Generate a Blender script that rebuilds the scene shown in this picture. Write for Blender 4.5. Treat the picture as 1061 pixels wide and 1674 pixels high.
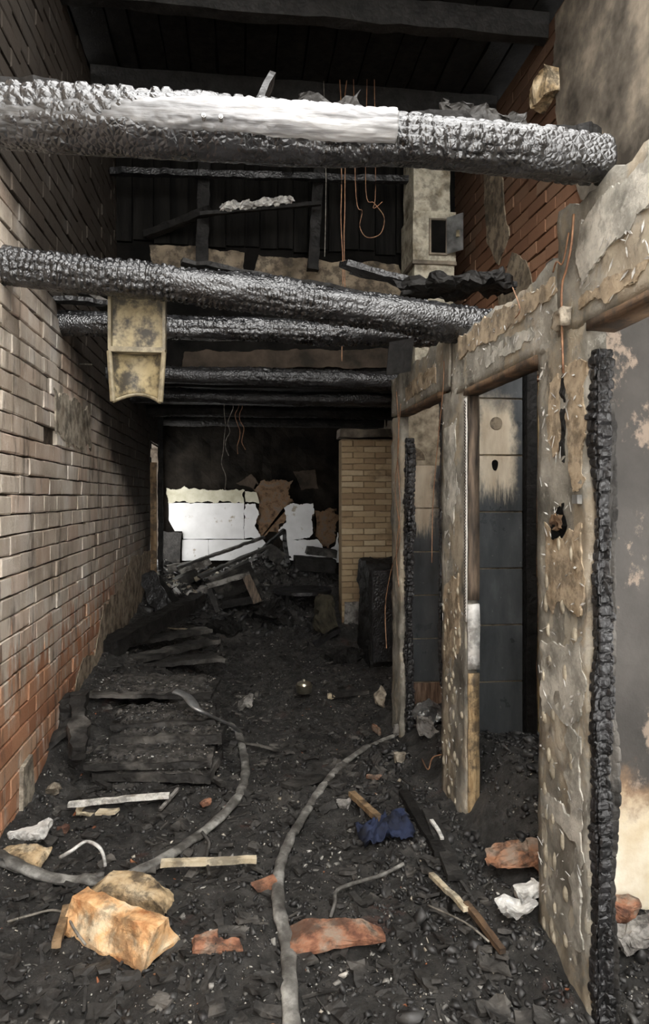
import bpy, math, random
import numpy as np
from mathutils import Vector, Matrix

for o in list(bpy.data.objects):
    bpy.data.objects.remove(o)
scene = bpy.context.scene
COL = scene.collection

# ------------------------------------------------------------------ camera, sky, exposure
F_PX, W_PX, H_PX = 1116.0, 1061.0, 1674.0
YAW = math.radians(7.15)
EYE = 1.6
HORIZON = 812.0
cam_d = bpy.data.cameras.new('camera')
cam = bpy.data.objects.new('camera', cam_d)
COL.objects.link(cam)
cam.location = (0, 0, EYE)
cam.rotation_euler = (math.radians(90), 0, -YAW)
cam_d.sensor_fit = 'HORIZONTAL'
cam_d.sensor_width = 36.0
cam_d.lens = F_PX / W_PX * 36.0
cam_d.shift_y = -(H_PX / 2 - HORIZON) / W_PX
cam_d.clip_start = 0.05
scene.camera = cam

world = bpy.data.worlds.new('overcast_sky')
scene.world = world
world.use_nodes = True
wb = world.node_tree.nodes['Background']
wb.inputs['Color'].default_value = (1.0, 0.985, 0.96, 1)
wb.inputs['Strength'].default_value = 1.0

vs = scene.view_settings
vs.view_transform = 'Standard'
vs.look = 'None'
vs.exposure = 3.05
vs.gamma = 1.0
vs.use_curve_mapping = False

# ------------------------------------------------------------------ maths helpers
ST, CT = math.sin(YAW), math.cos(YAW)

def ray(px, py):
    u = (px - 530.5) / F_PX
    return Vector((ST + u * CT, CT - u * ST, (HORIZON - py) / F_PX))

def at(px, py, X=None, Y=None, Z=None):
    r = ray(px, py)
    if X is not None: t = X / r.x
    elif Y is not None: t = Y / r.y
    else: t = (Z - EYE) / r.z
    return Vector((r.x * t, r.y * t, EYE + r.z * t))

def _h(ix, iy, iz, seed):
    n = (ix.astype(np.int64) * 374761393 + iy.astype(np.int64) * 668265263 + iz.astype(np.int64) * 2147483647 + seed * 1274126177) & 0x7fffffff
    n = ((n ^ (n >> 13)) * 1274126177) & 0x7fffffff
    n = ((n ^ (n >> 16)) * 668265263) & 0x7fffffff
    return (n & 0xffff) / 65535.0

def noise3(x, y, z, seed=0):
    x = np.asarray(x, float); y = np.asarray(y, float) + 0 * x; z = np.asarray(z, float) + 0 * x
    ix, iy, iz = np.floor(x), np.floor(y), np.floor(z)
    fx, fy, fz = x - ix, y - iy, z - iz
    fx = fx * fx * (3 - 2 * fx); fy = fy * fy * (3 - 2 * fy); fz = fz * fz * (3 - 2 * fz)
    r = 0
    for a in (0, 1):
        for b in (0, 1):
            for c in (0, 1):
                w = (fx if a else 1 - fx) * (fy if b else 1 - fy) * (fz if c else 1 - fz)
                r = r + w * _h(ix + a, iy + b, iz + c, seed)
    return r * 2 - 1

def fbm(x, y, z, seed=0, oct=4):
    r = 0; a = 1; f = 1
    for i in range(oct):
        r = r + a * noise3(np.asarray(x) * f, np.asarray(y) * f, np.asarray(z) * f, seed + i * 17)
        a *= 0.5; f *= 2.03
    return r

def sstep(a, b, x):
    t = np.clip((np.asarray(x, float) - a) / (b - a), 0, 1)
    return t * t * (3 - 2 * t)

def worley(u, v, seed, pv):
    iu, iv = np.floor(u), np.floor(v)
    f1 = np.full(u.shape, 9.0); f2 = np.full(u.shape, 9.0); cid = np.zeros(u.shape)
    for du in (-1, 0, 1):
        for dv in (-1, 0, 1):
            cu, cv = iu + du, iv + dv
            cw = np.mod(cv, pv)
            jx = _h(cu, cw, cu * 0, seed); jy = _h(cu, cw, cu * 0 + 3, seed)
            rr = _h(cu, cw, cu * 0 + 7, seed)
            dx, dy = np.abs(cu + .5 + (jx - .5) * .6 - u), np.abs(cv + .5 + (jy - .5) * .6 - v)
            d = (dx ** 3 + dy ** 3) ** (1 / 3)
            upd = d < f1
            f2 = np.where(upd, f1, np.minimum(f2, d))
            cid = np.where(upd, rr, cid)
            f1 = np.where(upd, d, f1)
    return f1, f2, cid

def ground_h(x, y):
    x = np.asarray(x, float); y = np.asarray(y, float) + 0 * x
    h = 0.03 + 0.010 * np.abs(fbm(x * 24, y * 24, 0, 15, 2)) + 0.035 * fbm(x * 2.2, y * 2.2, 0, 5, 4) + 0.018 * fbm(x * 11, y * 11, 0, 9, 3)
    h = h + 0.24 * sstep(3.5, 5.0, y) * sstep(0.0, -0.95, x) * (1 - .5 * sstep(6.4, 7.4, y))
    h = h + 0.10 * sstep(-0.75, -1.05, x) * sstep(1.0, 3.0, y)
    cab = sstep(1.02, 1.25, x) * (1 - sstep(4.5, 4.9, y))
    h = h + cab * (0.30 * sstep(2.36, 2.95, y) * (1 - .45 * sstep(3.5, 3.7, y)))
    h = h + 0.07 * sstep(0.5, 1.0, x) * sstep(3.8, 2.8, y) * sstep(1.9, 2.5, y)
    h = h + 0.42 * sstep(6.3, 8.4, y)
    h = h + 0.42 * np.exp(-((x - .35) / .65) ** 2 - ((y - 8.75) / .75) ** 2)
    h = h + 0.06 * fbm(x * 4, y * 4, 3, 77, 3) * sstep(5.5, 8, y)
    return h

def gh(x, y):
    return float(ground_h(np.array([x]), np.array([y]))[0])

def ground(px, py, off=0.0):
    z = 0.05
    for i in range(14):
        p = at(px, py, Z=z + off)
        z = z * .5 + gh(p.x, p.y) * .5
    p.z = gh(p.x, p.y) + off
    return p

# ------------------------------------------------------------------ mesh helpers
class MB:
    def __init__(s): s.v = []; s.f = []; s.n = 0
    def add(s, V, Fc, M=None):
        V = np.asarray(V, float)
        if M is not None:
            A = np.array(M); V = V @ A[:3, :3].T + A[:3, 3]
        k = s.n
        s.v.append(V); s.n += len(V)
        s.f.extend([tuple(int(i) + k for i in f) for f in Fc])
        return s
    def box(s, x0, x1, y0, y1, z0, z1, M=None):
        V = [(x0,y0,z0),(x1,y0,z0),(x1,y1,z0),(x0,y1,z0),(x0,y0,z1),(x1,y0,z1),(x1,y1,z1),(x0,y1,z1)]
        Fc = [(3,2,1,0),(4,5,6,7),(0,1,5,4),(1,2,6,5),(2,3,7,6),(3,0,4,7)]
        return s.add(V, Fc, M)
    def rbox(s, x0, x1, y0, y1, z0, z1, step=.05, amp=.006, freq=12., seed=0, M=None, taper=None):
        dims = [(x0, x1), (y0, y1), (z0, z1)]
        ns = [max(1, int(round((b - a) / step))) for a, b in dims]
        idx = {}; V = []; Fc = []
        def vid(i, j, k):
            key = (i, j, k)
            if key not in idx:
                idx[key] = len(V)
                V.append([dims[q][0] + (dims[q][1] - dims[q][0]) * key[q] / ns[q] for q in range(3)])
            return idx[key]
        for ax in range(3):
            a, b = (ax + 1) % 3, (ax + 2) % 3
            for side in (0, 1):
                for i in range(ns[a]):
                    for j in range(ns[b]):
                        q = []
                        for (di, dj) in ((0,0),(1,0),(1,1),(0,1)):
                            key = [0,0,0]; key[ax] = ns[ax] * side; key[a] = i + di; key[b] = j + dj
                            q.append(vid(*key))
                        Fc.append(tuple(q if side else q[::-1]))
        V = np.array(V)
        if taper is not None: V = taper(V)
        if amp:
            P = V * freq
            D = np.stack([fbm(P[:,0], P[:,1], P[:,2], seed + 31 * q, 5) for q in range(3)], 1)
            V = V + D * amp
        return s.add(V, Fc, M)
    def tube(s, pts, r, n=6, flat=1.0, cap=True):
        pts = [Vector(p) for p in pts]
        rs = r if isinstance(r, (list, tuple)) else [r] * len(pts)
        V = []; Fc = []
        up = Vector((0, 0, 1))
        for i, p in enumerate(pts):
            d = (pts[min(i + 1, len(pts) - 1)] - pts[max(i - 1, 0)]).normalized()
            a = d.cross(up)
            if a.length < 1e-3: a = d.cross(Vector((0, 1, 0)))
            a.normalize(); b = a.cross(d).normalized()
            for k in range(n):
                t = 2 * math.pi * k / n
                V.append(p + a * math.cos(t) * rs[i] + b * math.sin(t) * rs[i] * flat)
        for i in range(len(pts) - 1):
            for k in range(n):
                k2 = (k + 1) % n
                Fc.append((i*n+k, i*n+k2, (i+1)*n+k2, (i+1)*n+k))
        if cap:
            Fc.append(tuple(range(n))[::-1]); Fc.append(tuple((len(pts)-1)*n + k for k in range(n)))
        return s.add([tuple(v) for v in V], Fc)
    def slab(s, pts, thick, M=None):
        n = len(pts)
        V = [(a, b, 0) for a, b in pts] + [(a, b, thick) for a, b in pts]
        Fc = [tuple(range(n))[::-1], tuple(range(n, 2 * n))]
        for i in range(n):
            j = (i + 1) % n
            Fc.append((i, j, n + j, n + i))
        return s.add(V, Fc, M)
    def build(s, name, m, parent=None, smooth=False, kind=None):
        V = np.concatenate(s.v) if s.v else np.zeros((0, 3))
        me = bpy.data.meshes.new(name)
        me.from_pydata(V.tolist(), [], s.f)
        me.validate()
        if smooth: me.polygons.foreach_set('use_smooth', [True] * len(me.polygons))
        me.materials.append(m)
        o = bpy.data.objects.new(name, me)
        COL.objects.link(o)
        if parent is not None: o.parent = parent
        if kind: o['kind'] = kind
        return o

def tag(o, label, cat, group=None, kind=None):
    o['label'] = label; o['category'] = cat
    if group: o['group'] = group
    if kind: o['kind'] = kind
    return o

def empty(name, loc=(0, 0, 0)):
    o = bpy.data.objects.new(name, None)
    o.empty_display_size = .1
    COL.objects.link(o); o.location = loc
    return o

def part(name, mb, m, root, smooth=False, kind=None):
    """link a part whose verts are in world space under a root that has only a location"""
    o = mb.build(name, m, root, smooth, kind)
    o.location = (-root.location.x, -root.location.y, -root.location.z)
    return o

def frame(p0, p1, up=(0, 0, 1), roll=0.0):
    p0, p1 = Vector(p0), Vector(p1)
    x = (p1 - p0).normalized()
    u = Vector(up)
    y = u.cross(x)
    if y.length < 1e-4: y = Vector((0, 1, 0)).cross(x)
    y.normalize(); z = x.cross(y)
    M = Matrix((x, y, z)).transposed().to_4x4()
    M = Matrix.Translation(p0) @ M @ Matrix.Rotation(roll, 4, 'X')
    return M, (p1 - p0).length

def ragged(pts, amp, step, seed):
    """outline resampled and worn away by smooth noise of several sizes"""
    out = []; n = len(pts); dist = 0.0
    for i in range(n):
        a, b = pts[i], pts[(i + 1) % n]
        L = math.hypot(b[0]-a[0], b[1]-a[1]); k = max(1, int(L / (step * .5)))
        for j in range(k):
            t = j / k
            out.append((a[0]+(b[0]-a[0])*t, a[1]+(b[1]-a[1])*t))
    O = np.array(out); f = .22 / step
    dx = fbm(O[:, 0] * f, O[:, 1] * f, seed * 3.7, seed, 4); dy = fbm(O[:, 0] * f, O[:, 1] * f, seed * 5.1 + 9, seed + 3, 4)
    O = O + np.stack([dx, dy], 1) * amp * 1.5
    return [tuple(q) for q in O]

def smooth_path(P, k=6):
    P = [Vector(p) for p in P]; out = []
    for i in range(len(P) - 1):
        p0, p1, p2, p3 = P[max(i-1,0)], P[i], P[i+1], P[min(i+2,len(P)-1)]
        for j in range(k):
            t = j / k
            out.append(.5 * ((2*p1) + (-p0+p2)*t + (2*p0-5*p1+4*p2-p3)*t*t + (-p0+3*p1-3*p2+p3)*t**3))
    out.append(P[-1])
    return out

# ------------------------------------------------------------------ materials
class NT:
    def __init__(s, name):
        s.m = bpy.data.materials.new(name); s.m.use_nodes = True
        s.t = s.m.node_tree; s.n = s.t.nodes
        s.b = s.n['Principled BSDF']
    def lk(s, a, b):
        if hasattr(a, 'default_value') or isinstance(a, bpy.types.NodeSocket): s.t.links.new(a, b)
        else: b.default_value = a
    def pos(s, scale=(1, 1, 1), off=(0, 0, 0)):
        g = s.n.new('ShaderNodeNewGeometry')
        mp = s.n.new('ShaderNodeMapping'); mp.inputs['Scale'].default_value = scale; mp.inputs['Location'].default_value = off
        s.lk(g.outputs['Position'], mp.inputs['Vector']); return mp.outputs[0]
    def obj(s, scale=(1, 1, 1)):
        g = s.n.new('ShaderNodeTexCoord')
        mp = s.n.new('ShaderNodeMapping'); mp.inputs['Scale'].default_value = scale
        s.lk(g.outputs['Object'], mp.inputs['Vector']); return mp.outputs[0]
    def xyz(s):
        g = s.n.new('ShaderNodeNewGeometry'); q = s.n.new('ShaderNodeSeparateXYZ')
        s.lk(g.outputs['Position'], q.inputs[0]); return q.outputs
    def rnd(s):
        g = s.n.new('ShaderNodeNewGeometry'); o = s.n.new('ShaderNodeObjectInfo')
        return s.math('FRACT', s.math('ADD', g.outputs['Random Per Island'], o.outputs['Random']))
    def noise(s, scale, detail=4, vec=None, rough=.6):
        x = s.n.new('ShaderNodeTexNoise'); x.inputs['Scale'].default_value = scale
        x.inputs['Detail'].default_value = detail; x.inputs['Roughness'].default_value = rough
        s.lk(vec if vec is not None else s.pos(), x.inputs['Vector']); return x.outputs[0]
    def voro(s, scale, vec=None, feature='F1', rand=1.0, out='Distance'):
        x = s.n.new('ShaderNodeTexVoronoi'); x.feature = feature; x.inputs['Scale'].default_value = scale
        x.inputs['Randomness'].default_value = rand
        s.lk(vec if vec is not None else s.pos(), x.inputs['Vector']); return x.outputs[out]
    def math(s, op, a, b=0.0, c=None):
        x = s.n.new('ShaderNodeMath'); x.operation = op
        s.lk(a, x.inputs[0]); s.lk(b, x.inputs[1])
        return x.outputs[0]
    def ss(s, v, a, b):
        x = s.n.new('ShaderNodeMapRange'); x.interpolation_type = 'SMOOTHSTEP'
        s.lk(v, x.inputs[0]); x.inputs[1].default_value = a; x.inputs[2].default_value = b
        return x.outputs[0]
    def ramp(s, v, stops):
        x = s.n.new('ShaderNodeValToRGB'); e = x.color_ramp.elements
        while len(e) < len(stops): e.new(.5)
        for q, (p, c) in zip(e, stops): q.position = p; q.color = (*c, 1)
        s.lk(v, x.inputs[0]); return x.outputs[0]
    def mix(s, f, a, b):
        x = s.n.new('ShaderNodeMix'); x.data_type = 'RGBA'
        s.lk(f, x.inputs[0])
        for q, i in ((a, 6), (b, 7)):
            if isinstance(q, tuple): x.inputs[i].default_value = (*q, 1)
            else: s.lk(q, x.inputs[i])
        return x.outputs[2]
    def out(s, col, rough=.8, bump=None, strength=.3, dist=.02, spec=.5, metal=0.0):
        if isinstance(col, tuple): s.b.inputs['Base Color'].default_value = (*col, 1)
        else: s.lk(col, s.b.inputs['Base Color'])
        s.lk(rough, s.b.inputs['Roughness'])
        s.b.inputs['Specular IOR Level'].default_value = spec
        s.b.inputs['Metallic'].default_value = metal
        if bump is not None:
            x = s.n.new('ShaderNodeBump'); x.inputs['Strength'].default_value = strength; x.inputs['Distance'].default_value = dist
            s.lk(bump, x.inputs['Height']); s.lk(x.outputs[0], s.b.inputs['Normal'])
        return s.m

def simple(name, c1, c2, scale=8, rough=.85, strength=.3, dist=.01, spec=.3, stretch=(1, 1, 1), c3=None, metal=0.0, lo=.35, hi=.65, dirt=0.0):
    t = NT(name)
    v = t.pos(stretch)
    n = t.noise(scale, 6, v)
    st = [(lo, c1), (hi, c2)] if c3 is None else [(lo, c1), ((lo+hi)/2, c2), (hi, c3)]
    col = t.ramp(n, st)
    if dirt:
        col = t.mix(t.math('MULTIPLY', t.ss(t.noise(11, 8, t.pos((1, 1, 1), (3, 1, 7)), .7), .44, .60), dirt), col, (.03,.026,.022))
    return t.out(col, rough, t.noise(scale * 4, 7, v, .7), strength, dist, spec, metal)

# glossy alligator char
def char_mat(name, c1=(.006,.006,.006), c2=(.026,.025,.026), rlo=.24, rhi=.55, vs_=38, strength=.55, ash=None, spec=.55):
    t = NT(name)
    n = t.noise(5, 5)
    col = t.ramp(t.noise(14, 5), [(.35, c1), (.7, c2)])
    if ash:
        col = t.mix(t.ss(t.noise(3.2, 6), .50, .68), col, ash)
    bv = t.math('ADD', t.voro(vs_, feature='DISTANCE_TO_EDGE'), t.math('MULTIPLY', t.noise(60, 4), .5))
    ro = t.n.new('ShaderNodeMapRange'); t.lk(n, ro.inputs[0]); ro.inputs[1].default_value = .3; ro.inputs[2].default_value = .7
    ro.inputs[3].default_value = rlo; ro.inputs[4].default_value = rhi
    return t.out(col, ro.outputs[0], bv, strength, .012, spec)

M_CHAR = char_mat('charred_wood')
M_CHARLOG = char_mat('charred_log', (.006,.006,.0065), (.030,.030,.032), .17, .36, 60, .45, None, 1.0)
M_CHARMATTE = char_mat('dull_charred_wood', (.006,.0055,.005), (.020,.0185,.017), .55, .85, 26, .5, None, .25)
M_CHARASH = char_mat('ash_dusted_char', (.014,.013,.012), (.048,.045,.041), .5, .85, 30, .5, (.13,.12,.107), .3)
def peel_mat():
    t = NT('peeled_scorched_log'); x, y, z = t.xyz()
    c = t.ramp(t.noise(5, 8, t.pos((.5, 4, 4)), .65), [(.30, (.06,.06,.062)), (.46, (.26,.26,.265)), (.60, (.50,.50,.50)), (.75, (.66,.655,.65))])
    k = t.math('ADD', x, t.math('MULTIPLY', t.math('SUBTRACT', t.noise(6, 6, t.pos((.8, 2, 2))), .5), .6))
    c = t.mix(t.math('MULTIPLY', t.ss(k, .02, -.32), .93), c, t.ramp(t.noise(9, 7), [(.35, (.012,.012,.012)), (.65, (.075,.075,.075))]))
    c = t.mix(t.math('MULTIPLY', t.ss(t.noise(9, 6, t.pos((.4, 3, 3), (2, 8, 1))), .62, .70), .8), c, (.40,.19,.07))
    return t.out(c, .36, t.noise(30, 8, t.pos((.15, 2, 2))), .5, .01, .7)
M_PEEL = peel_mat()
M_SOOT = simple('black_soot', (.003,.003,.0028), (.010,.009,.008), 5, .95, .5, .02, .08)
M_ATTIC = simple('sooty_attic_boards', (.003,.0028,.0025), (.012,.011,.0095), 3, .8, .4, .02, .12, (6, 6, .6))

M_ATTIC2 = simple('brown_sooty_plaster', (.02,.016,.012), (.07,.052,.038), 4, .9, .4, .02, .2)

def brick_wall_mat(name, paint=True, soot_y=(5.6, 8.4), soot_z=(2.42, 2.85)):
    t = NT(name); x, y, z = t.xyz()
    r = t.rnd()
    base = t.ramp(r, [(0, (.30,.125,.07)), (.3, (.46,.21,.115)), (.6, (.60,.33,.20)), (.85, (.40,.18,.10)), (1, (.64,.43,.29))])
    base = t.mix(t.math('MULTIPLY', t.noise(26, 6), .75), base, (.34,.18,.10))
    if paint:
        st = t.noise(7, 5, t.pos((1, 2.2, .55)))
        f = t.math('ADD', t.math('MULTIPLY', t.ss(z, .45, 1.45), .72), t.math('ADD', t.math('MULTIPLY', st, 1.5), -.66))
        f = t.math('ADD', f, t.math('MULTIPLY', r, .12))
        f = t.ss(f, .12, .52)
        pc = t.ramp(t.noise(3.5, 6, t.pos((1, 1.4, .6))), [(.3, (.40,.34,.27)), (.5, (.62,.555,.465)), (.7, (.80,.76,.69))])
        pc = t.mix(t.math('MULTIPLY', t.ss(r, .45, 1.0), .45), pc, (.26,.20,.15))
        pc = t.mix(t.math('MULTIPLY', t.ss(r, .30, .0), .40), pc, (.55,.36,.25))
        wl = t.ss(t.noise(13, 8, t.pos((1, 2.5, .6), (8, 2, 2)), .7), .58, .68)
        pc = t.mix(t.math('MULTIPLY', wl, .7), pc, (.86,.83,.77))
        base = t.mix(t.math('MULTIPLY', f, .92), base, pc)
        # dark runs and smudges
        d = t.ss(t.noise(4.5, 8, t.pos((1, 2.2, .5), (3, 5, 1)), .65), .53, .66)
        base = t.mix(t.math('MULTIPLY', d, .65), base, (.085,.07,.055))
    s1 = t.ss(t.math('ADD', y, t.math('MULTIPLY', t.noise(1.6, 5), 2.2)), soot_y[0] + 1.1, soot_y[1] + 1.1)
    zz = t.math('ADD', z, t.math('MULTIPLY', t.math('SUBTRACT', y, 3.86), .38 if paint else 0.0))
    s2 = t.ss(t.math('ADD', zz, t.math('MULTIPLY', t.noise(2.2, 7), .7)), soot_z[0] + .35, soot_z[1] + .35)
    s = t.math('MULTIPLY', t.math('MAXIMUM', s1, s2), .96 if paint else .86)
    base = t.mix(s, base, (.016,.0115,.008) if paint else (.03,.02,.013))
    return t.out(base, .85, t.noise(70, 6), .5, .008, .25)

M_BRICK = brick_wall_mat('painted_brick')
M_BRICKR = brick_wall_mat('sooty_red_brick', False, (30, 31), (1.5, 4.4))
M_MORTAR = simple('dark_raked_mortar', (.045,.036,.028), (.11,.09,.07), 20, .95, .4, .01, .1)
M_TANBRICK = (lambda t: t.out(t.mix(t.ss(t.noise(2.2, 5, t.pos((1, 1, 1.6))), .55, .75),
        t.mix(t.math('MULTIPLY', t.noise(24, 5), .5), t.ramp(t.rnd(), [(0, (.27,.19,.115)), (.4, (.37,.275,.165)), (.75, (.43,.33,.205)), (1, (.52,.42,.28))]), (.16,.10,.05)),
        (.13,.09,.05)), .85, t.noise(60, 5), .4, .008, .25))(NT('tan_stove_brick'))
M_TANMORTAR = simple('tan_mortar', (.16,.115,.07), (.23,.17,.105), 20, .95, .3, .01, .1)
M_REDBRICK = simple('loose_red_brick', (.16,.07,.045), (.36,.17,.10), 14, .85, .6, .014, .25, c3=(.33,.25,.19), dirt=0.7)
M_PLASTER = simple('old_wall_plaster', (.30,.25,.19), (.50,.44,.35), 6, .9, .5, .02, .2, c3=(.17,.14,.105), dirt=0.6)
M_WALLPL = simple('crumbling_base_plaster', (.22,.165,.115), (.42,.34,.25), 7, .9, .7, .03, .2, c3=(.46,.38,.28), dirt=.6)
M_PLASTER2 = simple('sooty_plaster', (.05,.042,.033), (.14,.12,.095), 3.5, .9, .4, .02, .2, c3=(.30,.25,.19))
M_BANDPLASTER = simple('attic_band_plaster', (.10,.08,.055), (.24,.19,.135), 3, .9, .4, .02, .2, c3=(.32,.265,.19), dirt=0.7)

# partition plaster: grey-olive film with tan bare spots, brown drips
def partition_mat():
    t = NT('smoked_partition_plaster'); x, y, z = t.xyz()
    a = t.ramp(t.noise(5, 9, None, .68), [(.32, (.10,.094,.078)), (.47, (.24,.225,.19)), (.60, (.37,.345,.295)), (.72, (.52,.485,.41))])
    tan = t.ramp(t.noise(9, 8, None, .7), [(.35, (.30,.22,.135)), (.65, (.50,.41,.28))])
    f = t.ss(t.noise(3.4, 7, t.pos((1, 1, .8), (2, 7, 0)), .65), .50, .58)
    col = t.mix(t.math('MULTIPLY', f, .5), a, tan)
    # smudged glue dabs, lower half
    dd = t.math('ADD', t.voro(13, t.pos((.3, 1, .6)), 'F1', .9), t.math('MULTIPLY', t.math('SUBTRACT', t.noise(14, 6), .5), .5))
    low = t.ss(t.math('ADD', z, t.noise(3, 4)), 2.4, 1.2)
    dab = t.math('MULTIPLY', t.ss(dd, .36, .26), low)
    col = t.mix(t.math('MULTIPLY', dab, .55), col, (.56,.50,.39))
    ring = t.math('MULTIPLY', t.ss(dd, .55, .75), low)
    col = t.mix(t.math('MULTIPLY', ring, .55), col, (.11,.096,.076))
    # bright scratches and flakes
    sc = t.ss(t.noise(19, 9, t.pos((1, 1.5, .6), (9, 1, 4)), .75), .60, .66)
    col = t.mix(t.math('MULTIPLY', sc, .65), col, (.68,.65,.58))
    bl = t.ss(t.noise(6, 9, t.pos((1, 1.4, .7), (4, 4, 9)), .7), .56, .68)
    col = t.mix(t.math('MULTIPLY', bl, .75), col, (.045,.038,.030))
    return t.out(col, .72, t.math('ADD', t.noise(26, 9, None, .75), t.math('MULTIPLY', dab, .3)), .8, .014, .35)
M_PART = partition_mat()
M_TANPL = simple('bare_tan_undercoat', (.26,.195,.125), (.46,.37,.26), 10, .85, .6, .012, .25, c3=(.34,.27,.19), dirt=.55)
M_GREYPL = simple('pale_grey_skim_coat', (.26,.25,.215), (.46,.44,.385), 9, .75, .6, .012, .3, c3=(.60,.57,.50), dirt=.4)
M_DAB = simple('dried_glue', (.34,.30,.225), (.54,.48,.37), 22, .8, .4, .006, .3, dirt=.45)
M_LATH = simple('scorched_lath', (.06,.036,.022), (.20,.125,.07), 10, .8, .4, .01, .3, (1, .3, 3), dirt=0.7)
M_JAMBWOOD = simple('tan_jamb_wood', (.22,.14,.065), (.46,.33,.18), 9, .7, .3, .01, .35, (4, 4, .5), c3=(.10,.065,.035), dirt=0.75)
M_JAMBDARK = simple('smoked_jamb_wood', (.025,.02,.016), (.10,.075,.055), 9, .7, .3, .01, .35, (4, 4, .5), c3=(.19,.14,.10))
M_BEAD = simple('white_bead', (.62,.60,.56), (.78,.76,.72), 30, .5, .2, .004, .4, dirt=0.3)
M_HOLE = simple('hole_dark', (.03,.028,.025), (.05,.045,.04), 30, .9, .1, .004, .1)

def tile_mat(name, pale, edges=.5):
    t = NT(name)
    v = t.pos((1, 1, 1)); x, y, z = t.xyz()
    dark = t.ramp(t.noise(5, 6, t.pos((2, 2, .6))), [(.3, (.038,.041,.043)), (.6, (.085,.091,.095)), (.8, (.15,.157,.16))])
    sp = t.ss(t.noise(45, 5), .66, .72)
    dark = t.mix(t.math('MULTIPLY', sp, .5), dark, (.24,.24,.23))
    if pale:
        pc = t.ramp(t.noise(7, 5, t.pos((3, 3, .7))), [(.3, (.52,.42,.30)), (.65, (.72,.63,.49))])
        nz = t.math('SUBTRACT', t.noise(9, 7, t.pos((7, 1, .9)), .7), .5)
        nx_ = t.math('SUBTRACT', t.noise(6, 7, t.pos((1, 1, .7)), .7), .5)
        zl, xc, hw, xr = pale
        f = t.ss(t.math('ADD', z, t.math('MULTIPLY', nz, .35)), zl, zl + .14)
        dx = t.math('ADD', t.math('ABSOLUTE', t.math('SUBTRACT', x, xc)), t.math('MULTIPLY', nx_, .22))
        f = t.math('MULTIPLY', f, t.ss(dx, hw + .05, hw - .02))
        f = t.math('MULTIPLY', f, t.ss(t.math('ADD', z, t.math('MULTIPLY', nx_, .3)), 2.16, 2.02))
        dark = t.mix(f, dark, pc)
    return t.out(dark, t.ramp(t.noise(8, 4), [(.3, (.25,)*3), (.7, (.6,)*3)]), t.noise(50, 5), .25, .004, .5)
M_TILE = tile_mat('smoked_tile', 0)
M_TILEP = tile_mat('half_clean_tile', (1.56, 1.345, .085, 0))
M_TILEPP = tile_mat('streaked_clean_tile', (1.30, 1.19, .14, 0))
M_TILEB = simple('brown_streaked_tile', (.05,.032,.022), (.17,.105,.07), 7, .5, .3, .006, .4, (5, 5, .6), c3=(.36,.25,.18))
M_GROUT = simple('pale_grout', (.16,.135,.10), (.50,.43,.32), 14, .9, .3, .004, .2)
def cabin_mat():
    t = NT('smoked_cabin_wall_lit_foot'); x, y, z = t.xyz()
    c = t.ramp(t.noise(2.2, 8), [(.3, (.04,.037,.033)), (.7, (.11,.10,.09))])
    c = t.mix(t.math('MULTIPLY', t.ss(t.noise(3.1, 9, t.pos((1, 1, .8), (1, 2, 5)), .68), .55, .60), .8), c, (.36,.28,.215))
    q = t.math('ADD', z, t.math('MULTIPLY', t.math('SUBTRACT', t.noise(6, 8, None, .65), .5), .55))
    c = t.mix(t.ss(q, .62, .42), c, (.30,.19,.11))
    c = t.mix(t.ss(q, .50, .36), c, t.ramp(t.noise(6, 6), [(.3, (.66,.54,.36)), (.6, (.86,.80,.66))]))  # cream foot: unsooted plaster with sunlit brightness put into its colour
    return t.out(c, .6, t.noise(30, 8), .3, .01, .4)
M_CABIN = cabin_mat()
M_CREAM = simple('clean_cream_plaster', (.62,.50,.33), (.84,.76,.60), 5, .7, .25, .006, .35, c3=(.88,.83,.72))

M_WHITE = (lambda t: t.out(t.mix(t.ss(t.noise(7, 6), .63, .72), t.ramp(t.noise(3, 5), [(.3, (.54,.54,.535)), (.7, (.70,.70,.70))]), (.32,.28,.22)),
        .6, t.noise(40, 5), .2, .006, .35))(NT('white_panel'))
M_YELLOWP = simple('yellowed_panel', (.35,.33,.24), (.55,.53,.43), 5, .7, .3, .006, .3)
M_BACK = simple('burnt_back_wall', (.004,.0035,.003), (.018,.015,.012), 4, .92, .5, .02, .08)
M_BROWNBRICK = simple('bare_back_brick', (.05,.032,.02), (.17,.105,.06), 13, .9, .6, .02, .2, c3=(.14,.11,.085))

M_CHUTE = (lambda t: t.out(t.mix(t.ss(t.noise(9, 8, None, .65), .38, .58), t.ramp(t.noise(5, 6), [(.3, (.30,.235,.12)), (.55, (.50,.41,.24)), (.75, (.62,.53,.34))]), (.05,.042,.030)),
        .5, t.noise(40, 4), .2, .006, .5))(NT('stained_enamel'))
M_CHUTE_EDGE = simple('stained_enamel_rim', (.16,.13,.075), (.38,.32,.21), 12, .45, .2, .004, .5, dirt=0.5)
M_DUCT = simple('limewashed_duct', (.30,.27,.20), (.52,.48,.38), 5, .85, .3, .01, .25, c3=(.20,.17,.12), dirt=0.45)
M_METAL = simple('dull_steel', (.16,.16,.155), (.42,.42,.41), 9, .42, .3, .006, .5, metal=.7)
M_HOSE = simple('dirty_grey_hose', (.05,.047,.042), (.15,.143,.13), 9, .55, .4, .008, .4, c3=(.36,.35,.32), dirt=.6)
M_PALEWOOD = simple('pale_bare_wood', (.46,.37,.24), (.72,.64,.48), 12, .75, .3, .006, .3, (1, 1, 1), dirt=0.6)
M_WHITEWOOD = simple('white_painted_slat', (.60,.56,.48), (.82,.80,.74), 10, .6, .3, .006, .35, c3=(.25,.21,.16), dirt=0.6)
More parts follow.
